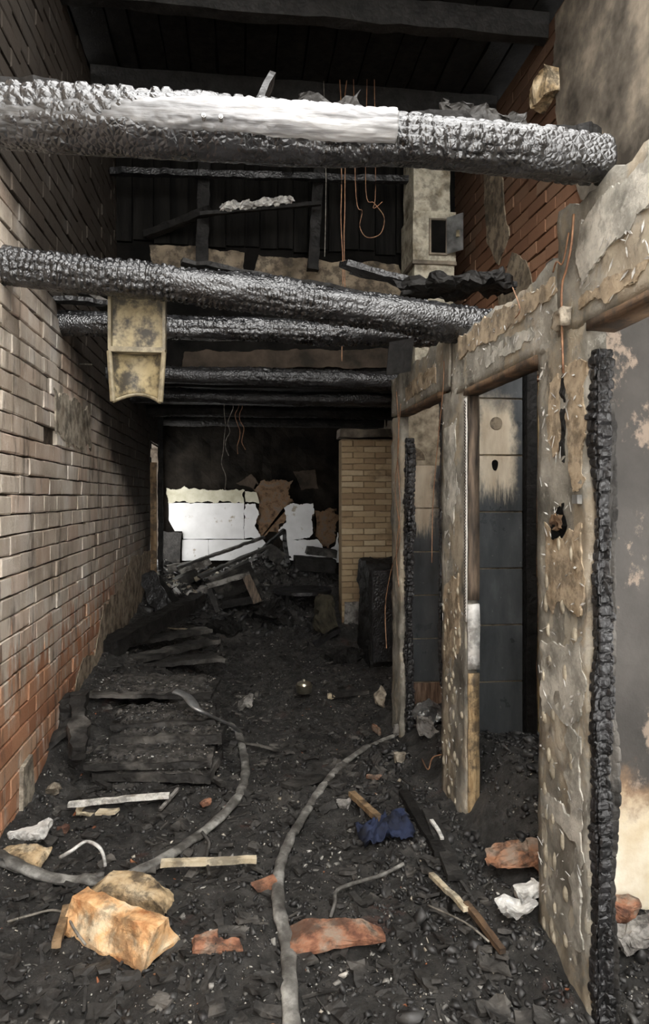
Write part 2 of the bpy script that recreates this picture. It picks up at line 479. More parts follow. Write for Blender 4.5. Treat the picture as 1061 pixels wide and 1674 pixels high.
M_ORANGEWOOD = simple('orange_split_block', (.42,.17,.06), (.74,.44,.21), 9, .8, .5, .014, .3, c3=(.76,.62,.42), dirt=0.55)
M_CREAMWOOD = simple('sooty_cream_block', (.06,.045,.03), (.48,.35,.20), 9, .85, .5, .014, .25, c3=(.64,.52,.35), dirt=0.75)
M_BROWNWOOD = simple('brown_batten', (.16,.10,.05), (.34,.23,.13), 10, .75, .3, .008, .3, (2, 2, .3), dirt=0.7)
M_WIRE = simple('burnt_copper_wire', (.16,.075,.04), (.36,.19,.10), 30, .55, .2, .003, .5)
M_WIREG = simple('grey_burnt_wire', (.07,.06,.05), (.28,.26,.22), 30, .6, .2, .003, .4)
M_SACK = simple('scorched_sacking', (.02,.018,.013), (.075,.066,.045), 6, .9, .5, .02, .2)
M_BLUE = simple('singed_blue_cloth', (.006,.007,.012), (.022,.032,.075), 9, .8, .4, .01, .3)
M_RUST = simple('rusty_sheet', (.10,.05,.03), (.34,.16,.085), 9, .75, .4, .01, .35, c3=(.26,.19,.14), dirt=0.75)
M_ASHW = simple('white_ash', (.52,.50,.46), (.80,.79,.76), 14, .9, .4, .01, .2, dirt=0.55)
M_ASHG = simple('grey_ash_rubble', (.16,.15,.14), (.36,.34,.31), 9, .9, .4, .01, .2, dirt=0.75)
M_SILVER = simple('scorched_silver_pot', (.22,.20,.15), (.62,.58,.46), 8, .3, .2, .004, .6, metal=.9)
def floor_mat():
    t = NT('ash_and_charcoal_floor')
    c = t.ramp(t.noise(9, 8, None, .7), [(.30, (.009,.008,.0075)), (.48, (.032,.030,.027)), (.62, (.072,.067,.061)), (.75, (.13,.122,.11))])
    c = t.mix(t.math('MULTIPLY', t.ss(t.noise(2.2, 5), .52, .70), .5), c, (.115,.105,.093))
    c = t.mix(t.math('MULTIPLY', t.ss(t.noise(60, 4), .66, .74), .6), c, (.30,.28,.25))
    c = t.mix(t.math('MULTIPLY', t.ss(t.noise(3.7, 6, t.pos((1,1,1),(5,3,1))), .62, .72), .5), c, (.12,.055,.04))
    return t.out(c, t.ramp(t.noise(30, 4), [(.35, (.45,)*3), (.65, (.95,)*3)]), t.noise(45, 8, None, .75), .9, .03, .5)
M_FLOOR = floor_mat()
M_ASHCOVER = simple('grey_ash_cover', (.022,.020,.018), (.07,.065,.058), 22, .9, .9, .02, .3, c3=(.13,.12,.11))
def chunk_mat(name, cols, rough, spec=.5):
    t = NT(name)
    return t.out(t.mix(t.math('MULTIPLY', t.noise(40, 4), .5), t.ramp(t.rnd(), cols), (.03,.028,.025)), rough, t.noise(90, 4), .3, .004, spec)
M_CK_BLACK = chunk_mat('charcoal_bits', [(0, (.008,.008,.008)), (.7, (.035,.034,.034)), (1, (.085,.083,.08))], .52, .5)
M_CK_GREY = chunk_mat('ash_bits', [(0, (.08,.075,.068)), (.6, (.22,.21,.19)), (1, (.48,.46,.42))], .7, .4)
M_CK_PALE = chunk_mat('pale_plaster_bits', [(0, (.34,.29,.22)), (.6, (.55,.50,.42)), (1, (.76,.74,.70))], .8, .3)
M_CK_RED = chunk_mat('brick_crumbs', [(0, (.20,.07,.035)), (.6, (.40,.15,.07)), (1, (.52,.28,.15))], .85, .25)

# ------------------------------------------------------------------ setting: floor, walls, roof
XL, XP, XR, YB = -1.04, 1.05, 1.95, 9.55
def struct(o, label=None):
    o['kind'] = 'structure'
    if label: o['label'] = label
    return o

xs = np.linspace(XL - .05, XR + .05, 150); ys = np.linspace(-2.2, YB + .05, 560)
gx, gy = np.meshgrid(xs, ys)
gz = ground_h(gx.ravel(), gy.ravel())
mb = MB()
nx = len(xs)
V = np.stack([gx.ravel(), gy.ravel(), gz], 1)
i0 = (np.arange(len(ys) - 1)[:, None] * nx + np.arange(nx - 1)[None, :]).ravel()
mb.v.append(V); mb.n = len(V)
mb.f = np.stack([i0, i0 + 1, i0 + nx + 1, i0 + nx], 1).tolist()
floor = struct(mb.build('floor', M_FLOOR, smooth=True), 'floor deep in black ash and charcoal')

# brick shapes shared by all bricks
def brick_mesh(name, seed, m, L=.2605, D=.045, Hh=.083):
    rnd = random.Random(seed)
    j = lambda a: rnd.uniform(-a, a)
    V = []; e = .0035
    for (yy, zz) in ((-1,-1),(1,-1),(1,1),(-1,1)):
        V.append((-D, yy*L/2, zz*Hh/2))
    for (yy, zz) in ((-1,-1),(1,-1),(1,1),(-1,1)):
        V.append((-e + j(.001), yy*L/2 + j(.001), zz*Hh/2 + j(.004)))
    for (yy, zz) in ((-1,-1),(1,-1),(1,1),(-1,1)):
        V.append((j(.0012), yy*(L/2 - e) + j(.002), zz*(Hh/2 - e) + j(.004)))
    Fc = [(3,2,1,0)]
    for a, b in ((0, 4), (4, 8)):
        for k in range(4):
            k2 = (k+1) % 4; Fc.append((a+k, a+k2, b+k2, b+k))
    Fc.append((8,9,10,11))
    me = bpy.data.meshes.new(name); me.from_pydata(V, [], Fc); me.materials.append(m)
    return me, V, Fc

def brick_field(wall, m, mj, place, cells, normal_sign, limit, rotz=0.0):
    """place bricks: cells is a list of (a, z) centres along the wall; nearest `limit` become parts, the rest one stuff part"""
    shapes = [brick_mesh('brick', 40 + k, m) for k in range(8)]
    rnd = random.Random(3)
    rest = MB()
    for i, (a, z, size) in enumerate(cells):
        me, V, Fc = shapes[rnd.randrange(8)]
        out = rnd.choice([0, 0, 0, .0015, -.002, .003, -.006])
        loc = place(a, z, out)
        rz = rotz + rnd.uniform(-.004, .004)
        Mx = Matrix.Translation(loc) @ Matrix.Rotation(rz, 4, 'Z') @ Matrix.Rotation(rnd.uniform(-.015, .015), 4, 'X') @ Matrix.Diagonal((1, size, 1, 1))
        if i < limit:
            o = bpy.data.objects.new('brick', me); COL.objects.link(o); o.parent = wall; o.matrix_basis = Mx
        else:
            rest.add(V, Fc, Mx)
    if rest.n:
        rest.build('brick_courses', m, wall, kind='stuff')

# left wall: mortar core with a window gap near the back, brick facing
WY0, WY1, WZ0, WZ1 = 8.45, 9.42, .75, 2.25
TOP = 4.6
mb = MB()
x0, x1 = XL - .28, XL - .022
mb.box(x0, x1, -2.2, WY0, -.1, TOP); mb.box(x0, x1, WY1, YB + .3, -.1, TOP)
mb.box(x0, x1, WY0, WY1, -.1, WZ0); mb.box(x0, x1, WY0, WY1, WZ1, TOP)
wall_left = struct(mb.build('wall_left', M_MORTAR), 'long brick wall with flaking pale paint and soot')
cells = []
PITCH = .0935
rnd = random.Random(12)
for r in range(int(TOP / PITCH)):
    z = .02 + PITCH * (r + .5)
    y = -2.2 + (.13 if r % 2 else 0) + rnd.uniform(-.015, .015)
    k = 0
    while y < YB - .1:
        size = 1.0
        yc = y + .13
        y += .262
        if WY0 - .13 < yc < WY1 + .13 and WZ0 - .05 < z < WZ1 + .05: continue
        if rnd.random() < .004 : continue
        cells.append((yc, z, size))
def vis(c):
    y, z, s_ = c
    if y < 3.0: return 99 + abs(y)
    t = math.hypot(y, 1.04)
    if z > EYE + .62 * y: return 50 + y
    if z < .1: return 40 + y
    return y + (1.5 if z > 2.7 else 0)
cells.sort(key=vis)
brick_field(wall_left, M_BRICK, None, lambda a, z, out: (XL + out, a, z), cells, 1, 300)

# leftover plaster on the left wall
def yz_slab(pts, x, thick, amp, step, seed):
    mb = MB()
    M = Matrix(((0, 0, 1, x), (1, 0, 0, 0), (0, 1, 0, 0), (0, 0, 0, 1)))   # local (a,b,c) -> (x+c, a, b)
    mb.slab(ragged(pts, amp, step, seed), thick, M)
    return mb
yz_slab([(4.35, -.05), (4.45, .35), (4.75, .55), (5.1, .45), (5.5, .75), (6.2, .80), (6.9, 1.0), (8.2, .95), (8.3, -.05)], XL, .005, .025, .04, 3).build('plaster_patch', M_WALLPL, wall_left)
yz_slab([(4.02, 2.20), (4.5, 2.22), (4.95, 2.18), (4.97, 1.93), (4.6, 1.90), (4.05, 1.97)], XL, .010, .03, .02, 5).build('plaster_patch', M_PLASTER, wall_left)
yz_slab([(3.4, .0), (3.42, .30), (3.56, .32), (3.6, 0)], XL, .02, .012, .03, 9).build('plaster_patch', M_PLASTER, wall_left)

# right outer wall
mb = MB()
RW0, RW1, RZ0, RZ1 = .75, 1.75, .55, 1.75  # unseen gap added to let sky light onto the nearest divider
x0, x1 = XR + .022, XR + .3
mb.box(x0, x1, -2.2, RW0, -.1, TOP); mb.box(x0, x1, RW1, YB + .3, -.1, TOP)
mb.box(x0, x1, RW0, RW1, -.1, RZ0); mb.box(x0, x1, RW0, RW1, RZ1, TOP)
wall_right = struct(mb.build('wall_right', M_MORTAR), 'sooty red brick outer wall above the partition')
cells = []
for r in range(int(TOP / PITCH)):
    z = .02 + PITCH * (r + .5)
    y = 2.2 + (.13 if r % 2 else 0)
    while y < 6.3:
        yc = y + .13; y += .262
        cells.append((yc, z, 1.0))
cells.sort(key=lambda c: abs(c[0] - 4.2) * .6 + (abs(c[1] - 3.4) if c[1] > 2.3 else 9))
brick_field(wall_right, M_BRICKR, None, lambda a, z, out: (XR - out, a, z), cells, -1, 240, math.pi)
def yz_slab_r(pts, x, thick, amp, step, seed):
    mb = MB()
    M = Matrix(((0, 0, -1, x), (1, 0, 0, 0), (0, 1, 0, 0), (0, 0, 0, 1)))
    mb.slab(ragged(pts, amp, step, seed), thick, M)
    return mb
yz_slab_r([(-2.2, 2.1), (3.15, 2.1), (3.3, 2.9), (3.7, 3.3), (3.95, 3.7), (4.05, 4.2), (4.0, 4.6), (-2.2, 4.6)], XR, .012, .02, .04, 2).build('plaster_patch', M_PLASTER2, wall_right)
yz_slab_r([(4.25, 2.4), (4.3, 2.9), (4.45, 3.2), (4.7, 3.35), (4.95, 3.1), (4.95, 2.4)], XR, .009, .016, .03, 4).build('plaster_patch', M_BANDPLASTER, wall_right)
yz_slab_r([(4.75, 3.5), (4.9, 4.0), (5.25, 4.2), (5.2, 3.6), (4.95, 3.35)], XR, .009, .016, .03, 7).build('plaster_patch', M_BANDPLASTER, wall_right)

# unseen wall added behind the camera to cut light, doorway lets some in
mb = MB()
mb.box(XL - .28, -.55, -2.45, -2.2, -.1, 2.7); mb.box(1.15, XR + .3, -2.45, -2.2, -.1, 2.7); mb.box(-.55, 1.15, -2.45, -2.2, 2.25, 2.7)
struct(mb.build('wall_front_added', M_PLASTER2), 'unseen added wall with a wide doorway, cutting light from behind')

# back wall with white panels
mb = MB(); mb.rbox(XL - .3, XR + .3, YB, YB + .25, -.1, 2.8, .12, .02, 6, 4)
wall_back = struct(mb.build('wall_back', M_BACK), 'burnt back wall with white lining panels')
def back_slab(px_pts, y, thick, m, name, seed, amp=.012, step=.03):
    pts = [at(a, b, Y=y) for a, b in px_pts]
    mb = MB()
    M = Matrix(((1, 0, 0, 0), (0, 0, -1, y), (0, 1, 0, 0), (0, 0, 0, 1)))
    mb.slab(ragged([(p.x, p.z) for p in pts], amp, step, seed), thick, M)
    return mb.build(name, m, wall_back)
YF = YB - .02
back_slab([(276,822.4),(399,822.4),(399,880.8),(300,880.8),(298,868),(286,868),(276,850)], YF, .03, M_WHITE, 'panel', 1, .003)
back_slab([(400,822.4),(418,822.4),(424,840),(416,858),(424,872),(428,880.8),(400,880.8)], YF, .03, M_WHITE, 'panel', 2, .014, .018)
back_slab([(298,882),(340.5,882),(340.5,916),(298,916)], YF, .03, M_WHITE, 'panel', 3, .003)
back_slab([(341.4,882),(430,882),(440,895),(440,916),(342,916)], YF, .03, M_WHITE, 'panel', 4, .003)
back_slab([(466,828),(480,824),(508,823),(512,835),(506,850),(510,868),(505,880.8),(462,880.8),(455,868),(466,852)], YF, .03, M_WHITE, 'panel', 5, .022, .018)
back_slab([(462,882),(518,882),(528,892),(530,905),(548,890),(552,870),(554,920),(470,916)], YF, .03, M_WHITE, 'panel', 6, .012, .018)
back_slab([(272,800),(300,797),(340,802),(399,800),(399,821),(276,821)], YF, .03, M_YELLOWP, 'panel', 7, .018, .018)
back_slab([(400,802),(420,806),(424,821),(400,821)], YF, .03, M_YELLOWP, 'panel', 8, .012, .03)
back_slab([(418,788),(478,786),(474,815),(480,822),(466,830),(464,850),(452,872),(428,874),(416,858),(424,836),(418,815)], YF, .012, M_BROWNBRICK, 'brick_patch', 9, .035, .02)
back_slab([(385,790),(412,776),(424,792),(415,802)], YF, .012, M_ATTIC2, 'plaster_flake', 10, .018, .03)
back_slab([(480,772),(515,768),(520,795),(492,800)], YF, .012, M_ATTIC2, 'plaster_flake', 11, .018, .03)
back_slab([(512,835),(550,828),(552,868),(540,890),(530,898),(516,880)], YF, .012, M_BROWNBRICK, 'brick_patch', 12, .035, .02)
back_slab([(268,868),(296,870),(296,928),(268,935)], YF, .06, M_CHARASH, 'plinth', 13, .01)

# tan brick cross wall at the right
CY = 7.28
mb = MB(); mb.box(1.105, XR + .05, CY + .012, CY + .25, -.05, 2.22)
wall_cross = struct(mb.build('wall_cross', M_TANMORTAR), 'tan brick cross wall standing beyond the partition')
shapes = []
rnd = random.Random(8)
me_list = [brick_mesh('brick', 90 + k, M_TANBRICK, .235, .04, .056) for k in range(6)]
r = 0; z = .05
while z < 2.2:
    x = 1.10 - (.12 if r % 2 else 0)
    while x < XR:
        a, b = max(x, 1.10), min(x + .238, XR)
        if b - a > .03:
            me = me_list[rnd.randrange(6)][0]
            o = bpy.data.objects.new('brick', me); COL.objects.link(o); o.parent = wall_cross
            o.matrix_basis = Matrix.Translation(((a+b)/2, CY + rnd.choice([0, 0, .003, -.003, .005]), z + .03)) @ Matrix.Rotation(-math.pi/2 + rnd.uniform(-.01,.01), 4, 'Z') @ Matrix.Diagonal((1, (b-a-.006)/.235, 1, 1))
        x += .243
    z += .0635; r += 1
mb = MB(); mb.rbox(1.08, XR, CY - .03, CY + .27, 2.24, 2.33, .06, .008, 9, 3)
mb.build('cap_course', M_PLASTER2, wall_cross)
mb = MB(); mb.rbox(1.12, 1.42, CY - .03, CY + .01, 0, .46, .05, .015, 9, 7)
mb.build('plaster_patch', M_ASHG, wall_cross)

# attic gable and roof
GY = 6.05
mb = MB(); mb.box(XL - .05, XR + .05, GY, GY + .15, 2.70, TOP + .2)
wall_attic = struct(mb.build('wall_attic', M_SOOT), 'black attic wall over the back room')
rnd = random.Random(21)
x = XL
while x < XR:                                                  # charred upright boards
    w = rnd.uniform(.13, .19)
    zb = 3.78 + rnd.uniform(-.03, .03); 
    mb = MB(); mb.rbox(x, x + w - .012, GY - .03 - rnd.uniform(0, .015), GY, zb, TOP + .1, .15, .004, 8, rnd.randrange(99))
    mb.build('board', M_ATTIC, wall_attic); x += w
def gable_slab(px_pts, m, seed, thick=.03, name='plaster_patch', y=GY):
    pts = [at(a, b, Y=y) for a, b in px_pts]
    mb = MB()
    M = Matrix(((1, 0, 0, 0), (0, 0, -1, y), (0, 1, 0, 0), (0, 0, 0, 1)))
    mb.slab(ragged([(p.x, p.z) for p in pts], .014, .03, seed), thick, M)
    return mb.build(name, m, wall_attic)
gable_slab([(244,404),(290,402),(380,410),(400,418),(398,455),(380,470),(260,455)], M_BANDPLASTER, 1)
gable_slab([(424,420),(500,426),(560,430),(650,432),(660,470),(640,520),(420,500),(410,460)], M_BANDPLASTER, 2)
gable_slab([(300,575),(640,572),(645,602),(300,602)], M_ATTIC2, 3)

mb = MB(); mb.box(XL - .3, XR + .3, 2.85, YB + .3, TOP + .1, TOP + .2)
roof = struct(mb.build('roof', M_SOOT), 'blackened roof deck remaining over the rear')
x = XL - .2; rnd = random.Random(5)
while x < XR + .2:
    w = rnd.uniform(.14, .22)
    mb = MB(); mb.rbox(x, x + w - .015, 2.75 + rnd.uniform(-.15, .25), GY, TOP + .06, TOP + .1, .2, .006, 6, rnd.randrange(99))
    mb.build('board', M_ATTIC, roof); x += w
for y in (4.1, 5.0):
    mb = MB(); mb.rbox(XL, XR, y, y + .09, TOP - .1, TOP + .06, .12, .01, 8, int(y * 7))
    mb.build('rafter', M_CHARMATTE, roof)

# ceiling boards over the back room
mb = MB(); mb.box(XL - .05, XR + .05, GY + .1, YB + .1, 2.72, 2.78)
ceiling = struct(mb.build('ceiling', M_SOOT), 'black burnt ceiling over the back room')
y = GY + .12
while y < YB:
    w = rnd.uniform(.14, .2)
    mb = MB(); mb.rbox(XL, XR, y, y + w - .015, 2.685, 2.72, .2, .008, 6, rnd.randrange(99))
    mb.build('board', M_CHARMATTE, ceiling); y += w

# ------------------------------------------------------------------ partition with three openings
PT = .055
part_root = struct(empty('wall_partition', (XP, 3.0, 0)), 'plastered partition with doorless openings down the right side')
def ppart(name, y0, y1, z0, z1, m=M_PART, x0=XP, x1=XP + PT, step=.035, amp=.006, freq=14, seed=1, smooth=True, taper=None):
    mb = MB(); mb.rbox(x0, x1, y0, y1, z0, z1, step, amp, freq, seed, None, taper)
    return part(name, mb, m, part_root, smooth)
DH = 2.13
near_p = ppart('pillar', 1.95, 2.30, -.05, DH, seed=1)
mid_p = ppart('pillar', 3.07, 3.46, -.05, DH, seed=2)
far_p = ppart('pillar', 4.37, 4.63, -.05, DH, seed=3, amp=.010)
def top_wave(V):
    up = sstep(DH + .02, DH + .25, V[:, 2])
    V[:, 2] += up * .03 * fbm(V[:, 1] * 5.1, 0, 0, 44, 4)
    return V
ppart('lintel', .2, 2.15, DH, 2.53, seed=4, taper=top_wave)
ppart('lintel', 2.15, 3.30, DH - .03, 2.37, seed=5, taper=top_wave)
ppart('lintel', 3.31, 4.64, DH + .02, 2.42, seed=6, taper=top_wave)
ppart('lintel_board', 3.46, 4.37, DH - .01, DH + .02, M_LATH, XP - .012, XP + PT, .06, .003, 8, 7)
ppart('lintel_board', 2.30, 3.07, DH - .06, DH - .03, M_LATH, XP - .012, XP + PT, .06, .003, 8, 8)
ppart('lintel_board', .2, 1.95, DH - .03, DH, M_LATH, XP - .008, XP + PT + .03, .06, .003, 8, 9)
# jamb strips on the middle pillar
ppart('jamb_strip', 3.055, 3.07, .0, .78, M_JAMBWOOD, XP + .006, XP + PT + .004, .05, .002, 9, 10)
ppart('jamb_strip', 3.05, 3.07, .80, 1.10, M_ASHW, XP + .004, XP + PT + .004, .05, .004, 9, 11)
ppart('jamb_strip', 3.055, 3.07, 1.12, DH - .06, M_JAMBDARK, XP + .006, XP + PT + .004, .05, .002, 9, 12)
# perforated corner bead
cb = ppart('corner_bead', 3.046, 3.084, 1.02, 2.06, M_BEAD, XP - .007, XP - .003, .03, .0008, 9, 13)
mb = MB()
z = 1.05
row = 0
while z < 2.04:
    for q in range(2):
        y = 3.058 + q * .012
        zz = z + (.007 if q else 0)
        mb.box(XP - .0085, XP - .0068, y - .0032, y + .0032, zz - .004, zz + .004)
    z += .0145
hb = mb.build('bead_hole', M_HOLE, cb, kind='stuff')
# glue dabs
rnd = random.Random(31)
def dab_mesh(seed):
    rr = random.Random(seed); n = 14; V = [(-.004, 0, 0)]; Fc = []
    for ring, (s_, h) in enumerate(((.6, -.0032), (1.0, .003))):
        for k in range(n):
            a = 2 * math.pi * k / n; q = s_ * (1 + rr.uniform(-.10, .10))
            V.append((h, math.cos(a) * q, math.sin(a) * q))
    for k in range(n):
        k2 = (k + 1) % n
        Fc.append((0, 1 + k2, 1 + k)); Fc.append((1 + k, 1 + k2, 1 + n + k2, 1 + n + k))
    me = bpy.data.meshes.new('glue_dab'); me.from_pydata(V, [], Fc); me.materials.append(M_DAB)
    me.polygons.foreach_set('use_smooth', [True] * len(me.polygons))
    return me
DABS = [dab_mesh(k) for k in range(5)]
def dab(y, z, sy, sz):
    o = bpy.data.objects.new('glue_dab', DABS[rnd.randrange(5)]); COL.objects.link(o); o.parent = part_root
    o.location = (XP - .0035 - part_root.location.x, y - part_root.location.y, z - part_root.location.z); o.scale = (1, sy, sz)
for (px, py) in [(895,1330),(905,1338),(893,1395),(907,1410),(892,1425),(893,1470),(908,1485),(890,1510),(902,1515),(893,1535),(906,1533),(925,1537),(920,1375),(925,1462),(890,1172),(905,1168),(898,1235),(903,1258),(892,1290),(935,1245),(890,1105),(893,985),(920,992),(897,1030),(895,950),(940,1040),(900,1080),(925,1100),(935,905),(915,890)]:
    p = at(px, py, X=XP)
    if 1.97 < p.y < 2.28: dab(p.y, p.z, rnd.uniform(.012, .02), rnd.uniform(.022, .036))
for i in range(34):
    dab(rnd.uniform(3.12, 3.42), rnd.uniform(.1, 1.15), rnd.uniform(.012, .022), rnd.uniform(.015, .03))
# break in the plaster showing straw-coloured filling, cable groove
p = at(914, 852, X=XP)
mb = MB(); mb.rbox(XP - .006, XP + .01, p.y - .045, p.y + .045, p.z - .05, p.z + .05, .018, .02, 30, 3)
part('broken_hole', mb, M_SOOT, part_root)
mb = MB(); mb.rbox(XP - .012, XP + .004, p.y - .03, p.y + .03, p.z - .03, p.z + .022, .012, .016, 40, 4)
part('straw_filling', mb, M_LATH, part_root)
a, b = at(921, 612, X=XP), at(921, 755, X=XP)
mb = MB(); mb.rbox(XP - .004, XP + .01, a.y - .014, a.y + .014, b.z, a.z, .02, .008, 30, 6)
part('cable_groove', mb, M_CHARMATTE, part_root)
mb = MB(); q = at(950, 815, X=XP)
mb.box(XP - .02, XP - .004, q.y - .014, q.y + .02, q.z - .016, q.z + .012)
part('bracket', mb, M_METAL, part_root)
a = at(925, 528, X=XP)
mb = MB(); mb.rbox(XP - .035, XP, a.y - .045, a.y + .03, a.z - .015, a.z + .035, .012, .012, 25, 8)
part('plaster_lump', mb, M_PLASTER, part_root, True)

# skim coats, bare undercoat and flakes on the partition
def pslab(px_pts, m, seed, thick=.004, amp=.014, step=.012, name='plaster_patch'):
    pts = [at(a, b, X=XP) for a, b in px_pts]
    mb = MB()
    M = Matrix(((0, 0, -1, XP + .004), (1, 0, 0, 0), (0, 1, 0, 0), (0, 0, 0, 1)))
    mb.slab(ragged([(p.y, p.z) for p in pts], amp, step, seed), thick * .6 + .006, M)
    return part(name, mb, m, part_root)
pslab([(926,596),(957,590),(958,690),(956,792),(934,800),(928,720)], M_TANPL, 1)
pslab([(899,622),(917,610),(915,660),(918,735),(902,742),(896,690)], M_TANPL, 2, .003)
pslab([(892,858),(908,880),(935,872),(952,860),(953,960),(948,1010),(920,985),(900,1000),(890,930)], M_TANPL, 3, .003)
pslab([(888,1048),(925,1060),(952,1040),(955,1150),(930,1190),(905,1160),(888,1180)], M_GREYPL, 4, .003)
pslab([(886,1290),(915,1312),(945,1345),(950,1380),(905,1345),(886,1330)], M_GREYPL, 5, .003)
pslab([(930,1190),(950,1215),(952,1500),(955,1560),(935,1540),(940,1380),(928,1290)], M_GREYPL, 6, .004)
pslab([(750,552),(800,520),(850,490),(905,456),(912,478),(880,500),(842,528),(812,552),(778,570),(752,588)], M_TANPL, 7, .006)
pslab([(944,372),(1000,315),(1065,252),(1065,330),(1010,395),(975,430),(950,470)], M_GREYPL, 8, .005)
pslab([(948,492),(985,462),(1040,425),(1065,415),(1065,440),(1000,478),(950,508)], M_TANPL, 9, .004)
pslab([(790,575),(830,552),(868,535),(872,560),(830,580),(795,598)], M_GREYPL, 10, .003)
pslab([(726,700),(745,690),(748,800),(740,850),(727,840)], M_GREYPL, 11, .003)
pslab([(727,960),(750,940),(752,1060),(740,1100),(726,1080)], M_TANPL, 12, .003)
pslab([(663,635),(690,612),(712,598),(715,622),(690,640),(665,655)], M_TANPL, 13, .004)
rnd2 = random.Random(91); mb = MB()
zones = [((1.97, 2.28), (.1, 2.1), 120), ((3.09, 3.44), (.1, 2.1), 80), ((1.2, 3.3), (2.15, 2.34), 90), ((3.35, 4.6), (2.17, 2.38), 30)]
for (ya, yb), (za, zb_), nn in zones:
    for i in range(nn):
        y, z = rnd2.uniform(ya, yb), rnd2.uniform(za, zb_)
        L_, w_ = rnd2.uniform(.004, .022), rnd2.uniform(.002, .007)
        Mq = Matrix.Translation((XP - .0075, y, z)) @ Matrix.Rotation(rnd2.gauss(1.3, .7), 4, 'X') @ Matrix.Rotation(rnd2.gauss(0, .5), 4, 'Z')
        mb.slab([(0, -L_), (w_ * .7, 0), (0, L_), (-w_ * .6, .1 * L_)], .0015, Mq @ Matrix(((0,0,1,0),(1,0,0,0),(0,1,0,0),(0,0,0,1))))
part('plaster_flakes', mb, M_ASHW, part_root, False, 'stuff')

# rectangular charred post built as a cracked surface
def char_post(name, cx, cy, rx, ry, z0, z1, parent, seed, m=M_CHAR, cell=.04, depth=.012, axis='Z', n=44, step=.006):
    L = z1 - z0; nl = max(20, int(L / step))
    s = np.linspace(0, L, nl); th = np.linspace(0, 2 * np.pi, n, endpoint=False)
    S, T = np.meshgrid(s, th, indexing='ij')
    per = max(4, int(round(2 * (rx + ry) * 2 / cell)))
    u = S / cell + .25 * fbm(S * 9, np.cos(T), np.sin(T), seed, 2); v = T / (2 * np.pi) * per
    f1, f2, cid = worley(u, v, seed, per)
    crack = sstep(0, .30, f2 - f1)
    dome = 1 - .35 * f1 ** 2
    d = depth * (crack * dome * (.6 + .8 * cid) - .8) + .012 * fbm(S * 5, np.cos(T) * 1.2, np.sin(T) * 1.2, seed + 4, 3)
    c, sn = np.cos(T), np.sin(T)
    e = .45
    X = cx + (rx + d) * np.sign(c) * np.abs(c) ** e; Y = cy + (ry + d) * np.sign(sn) * np.abs(sn) ** e
    V = np.stack([X, Y, z0 + S], -1).reshape(-1, 3)
    Fc = []
    for i in range(nl - 1):
        a = i * n
        for k in range(n):
            k2 = (k + 1) % n; Fc.append((a + k, a + k2, a + n + k2, a + n + k))
    Fc.append(tuple(range(n))[::-1]); Fc.append(tuple((nl - 1) * n + k for k in range(n)))
    mb = MB(); mb.add(V, Fc)
    return part(name, mb, m, parent, False)
cp = char_post('charred_jamb', 1.080, 1.93, .024, .022, -.02, 2.04, part_root, 5, M_CHAR, .034, .009)
cp2 = char_post('charred_jamb', 1.112, 1.945, .014, .022, .0, 1.88, part_root, 9, M_CHARASH, .04, .004)
char_post('charred_jamb', 1.10, 4.34, .026, .026, .0, 1.98, part_root, 6, M_CHAR, .036, .009, step=.008, n=36)
char_post('charred_jamb', 1.07, 3.50, .015, .02, .6, 2.1, part_root, 7, M_CHAR, .03, .006, step=.01, n=24)

# tiled dividers between the cabins
def divider(name, label, y, x0, x1, tiles, xt1, z_hi):
    mb = MB(); mb.box(x0, x1, y + .012, y + .07, -.05, z_hi)
    w = struct(mb.build(name, M_GROUT), label)
    for k, m in enumerate(tiles):
        if m is None: continue
        xx = x0; 
        z0 = .03 + .298 * k
        mbt = MB()
        e = .0045
        mbt.box(x0 + .002, xt1, y, y + .014, z0 + e, z0 + .298 - e)
        t = mbt.build('tile', m, w)
        md = t.modifiers.new('edge', 'BEVEL'); md.width = .0025; md.segments = 2
    return w
T, TP, TPP, TB = M_TILE, M_TILEP, M_TILEPP, M_TILEB
d1 = divider('wall_divider_middle', 'smoked tiled divider seen through the middle opening', 3.45, 1.11, 1.49, [T, T, T, T, T, TP, TP, TP], 1.488, 2.45)
d2 = divider('wall_divider_far', 'narrow tiled divider seen through the far opening', 4.56, 1.11, 1.6, [TB, T, T, T, TPP, TPP, None], 1.58, 2.45)
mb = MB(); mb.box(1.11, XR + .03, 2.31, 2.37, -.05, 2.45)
d0 = struct(mb.build('wall_divider_near', M_CABIN), 'smoke-stained plaster divider with sunlight painted at its foot, behind the nearest opening')
# round clean spot, drip spot on the middle tiles
p = at(811, 692, Y=3.45)
mb = MB(); mb.slab([(p.x + .033 * math.cos(a * .262), p.z + .033 * math.sin(a * .262)) for a in range(24)], .004, Matrix(((1,0,0,0),(0,0,-1,3.45),(0,1,0,0),(0,0,0,1))))
mb.build('round_spot', M_BANDPLASTER, d1)
p = at(809, 757, Y=3.45)
mb = MB(); mb.slab([(p.x + .017 * math.cos(a * .262), p.z + (.017 if math.sin(a*.262) > 0 else .04) * math.sin(a * .262)) for a in range(24)], .003, Matrix(((1,0,0,0),(0,0,-1,3.45),(0,1,0,0),(0,0,0,1))))
mb.build('drip_spot', M_SOOT, d1)
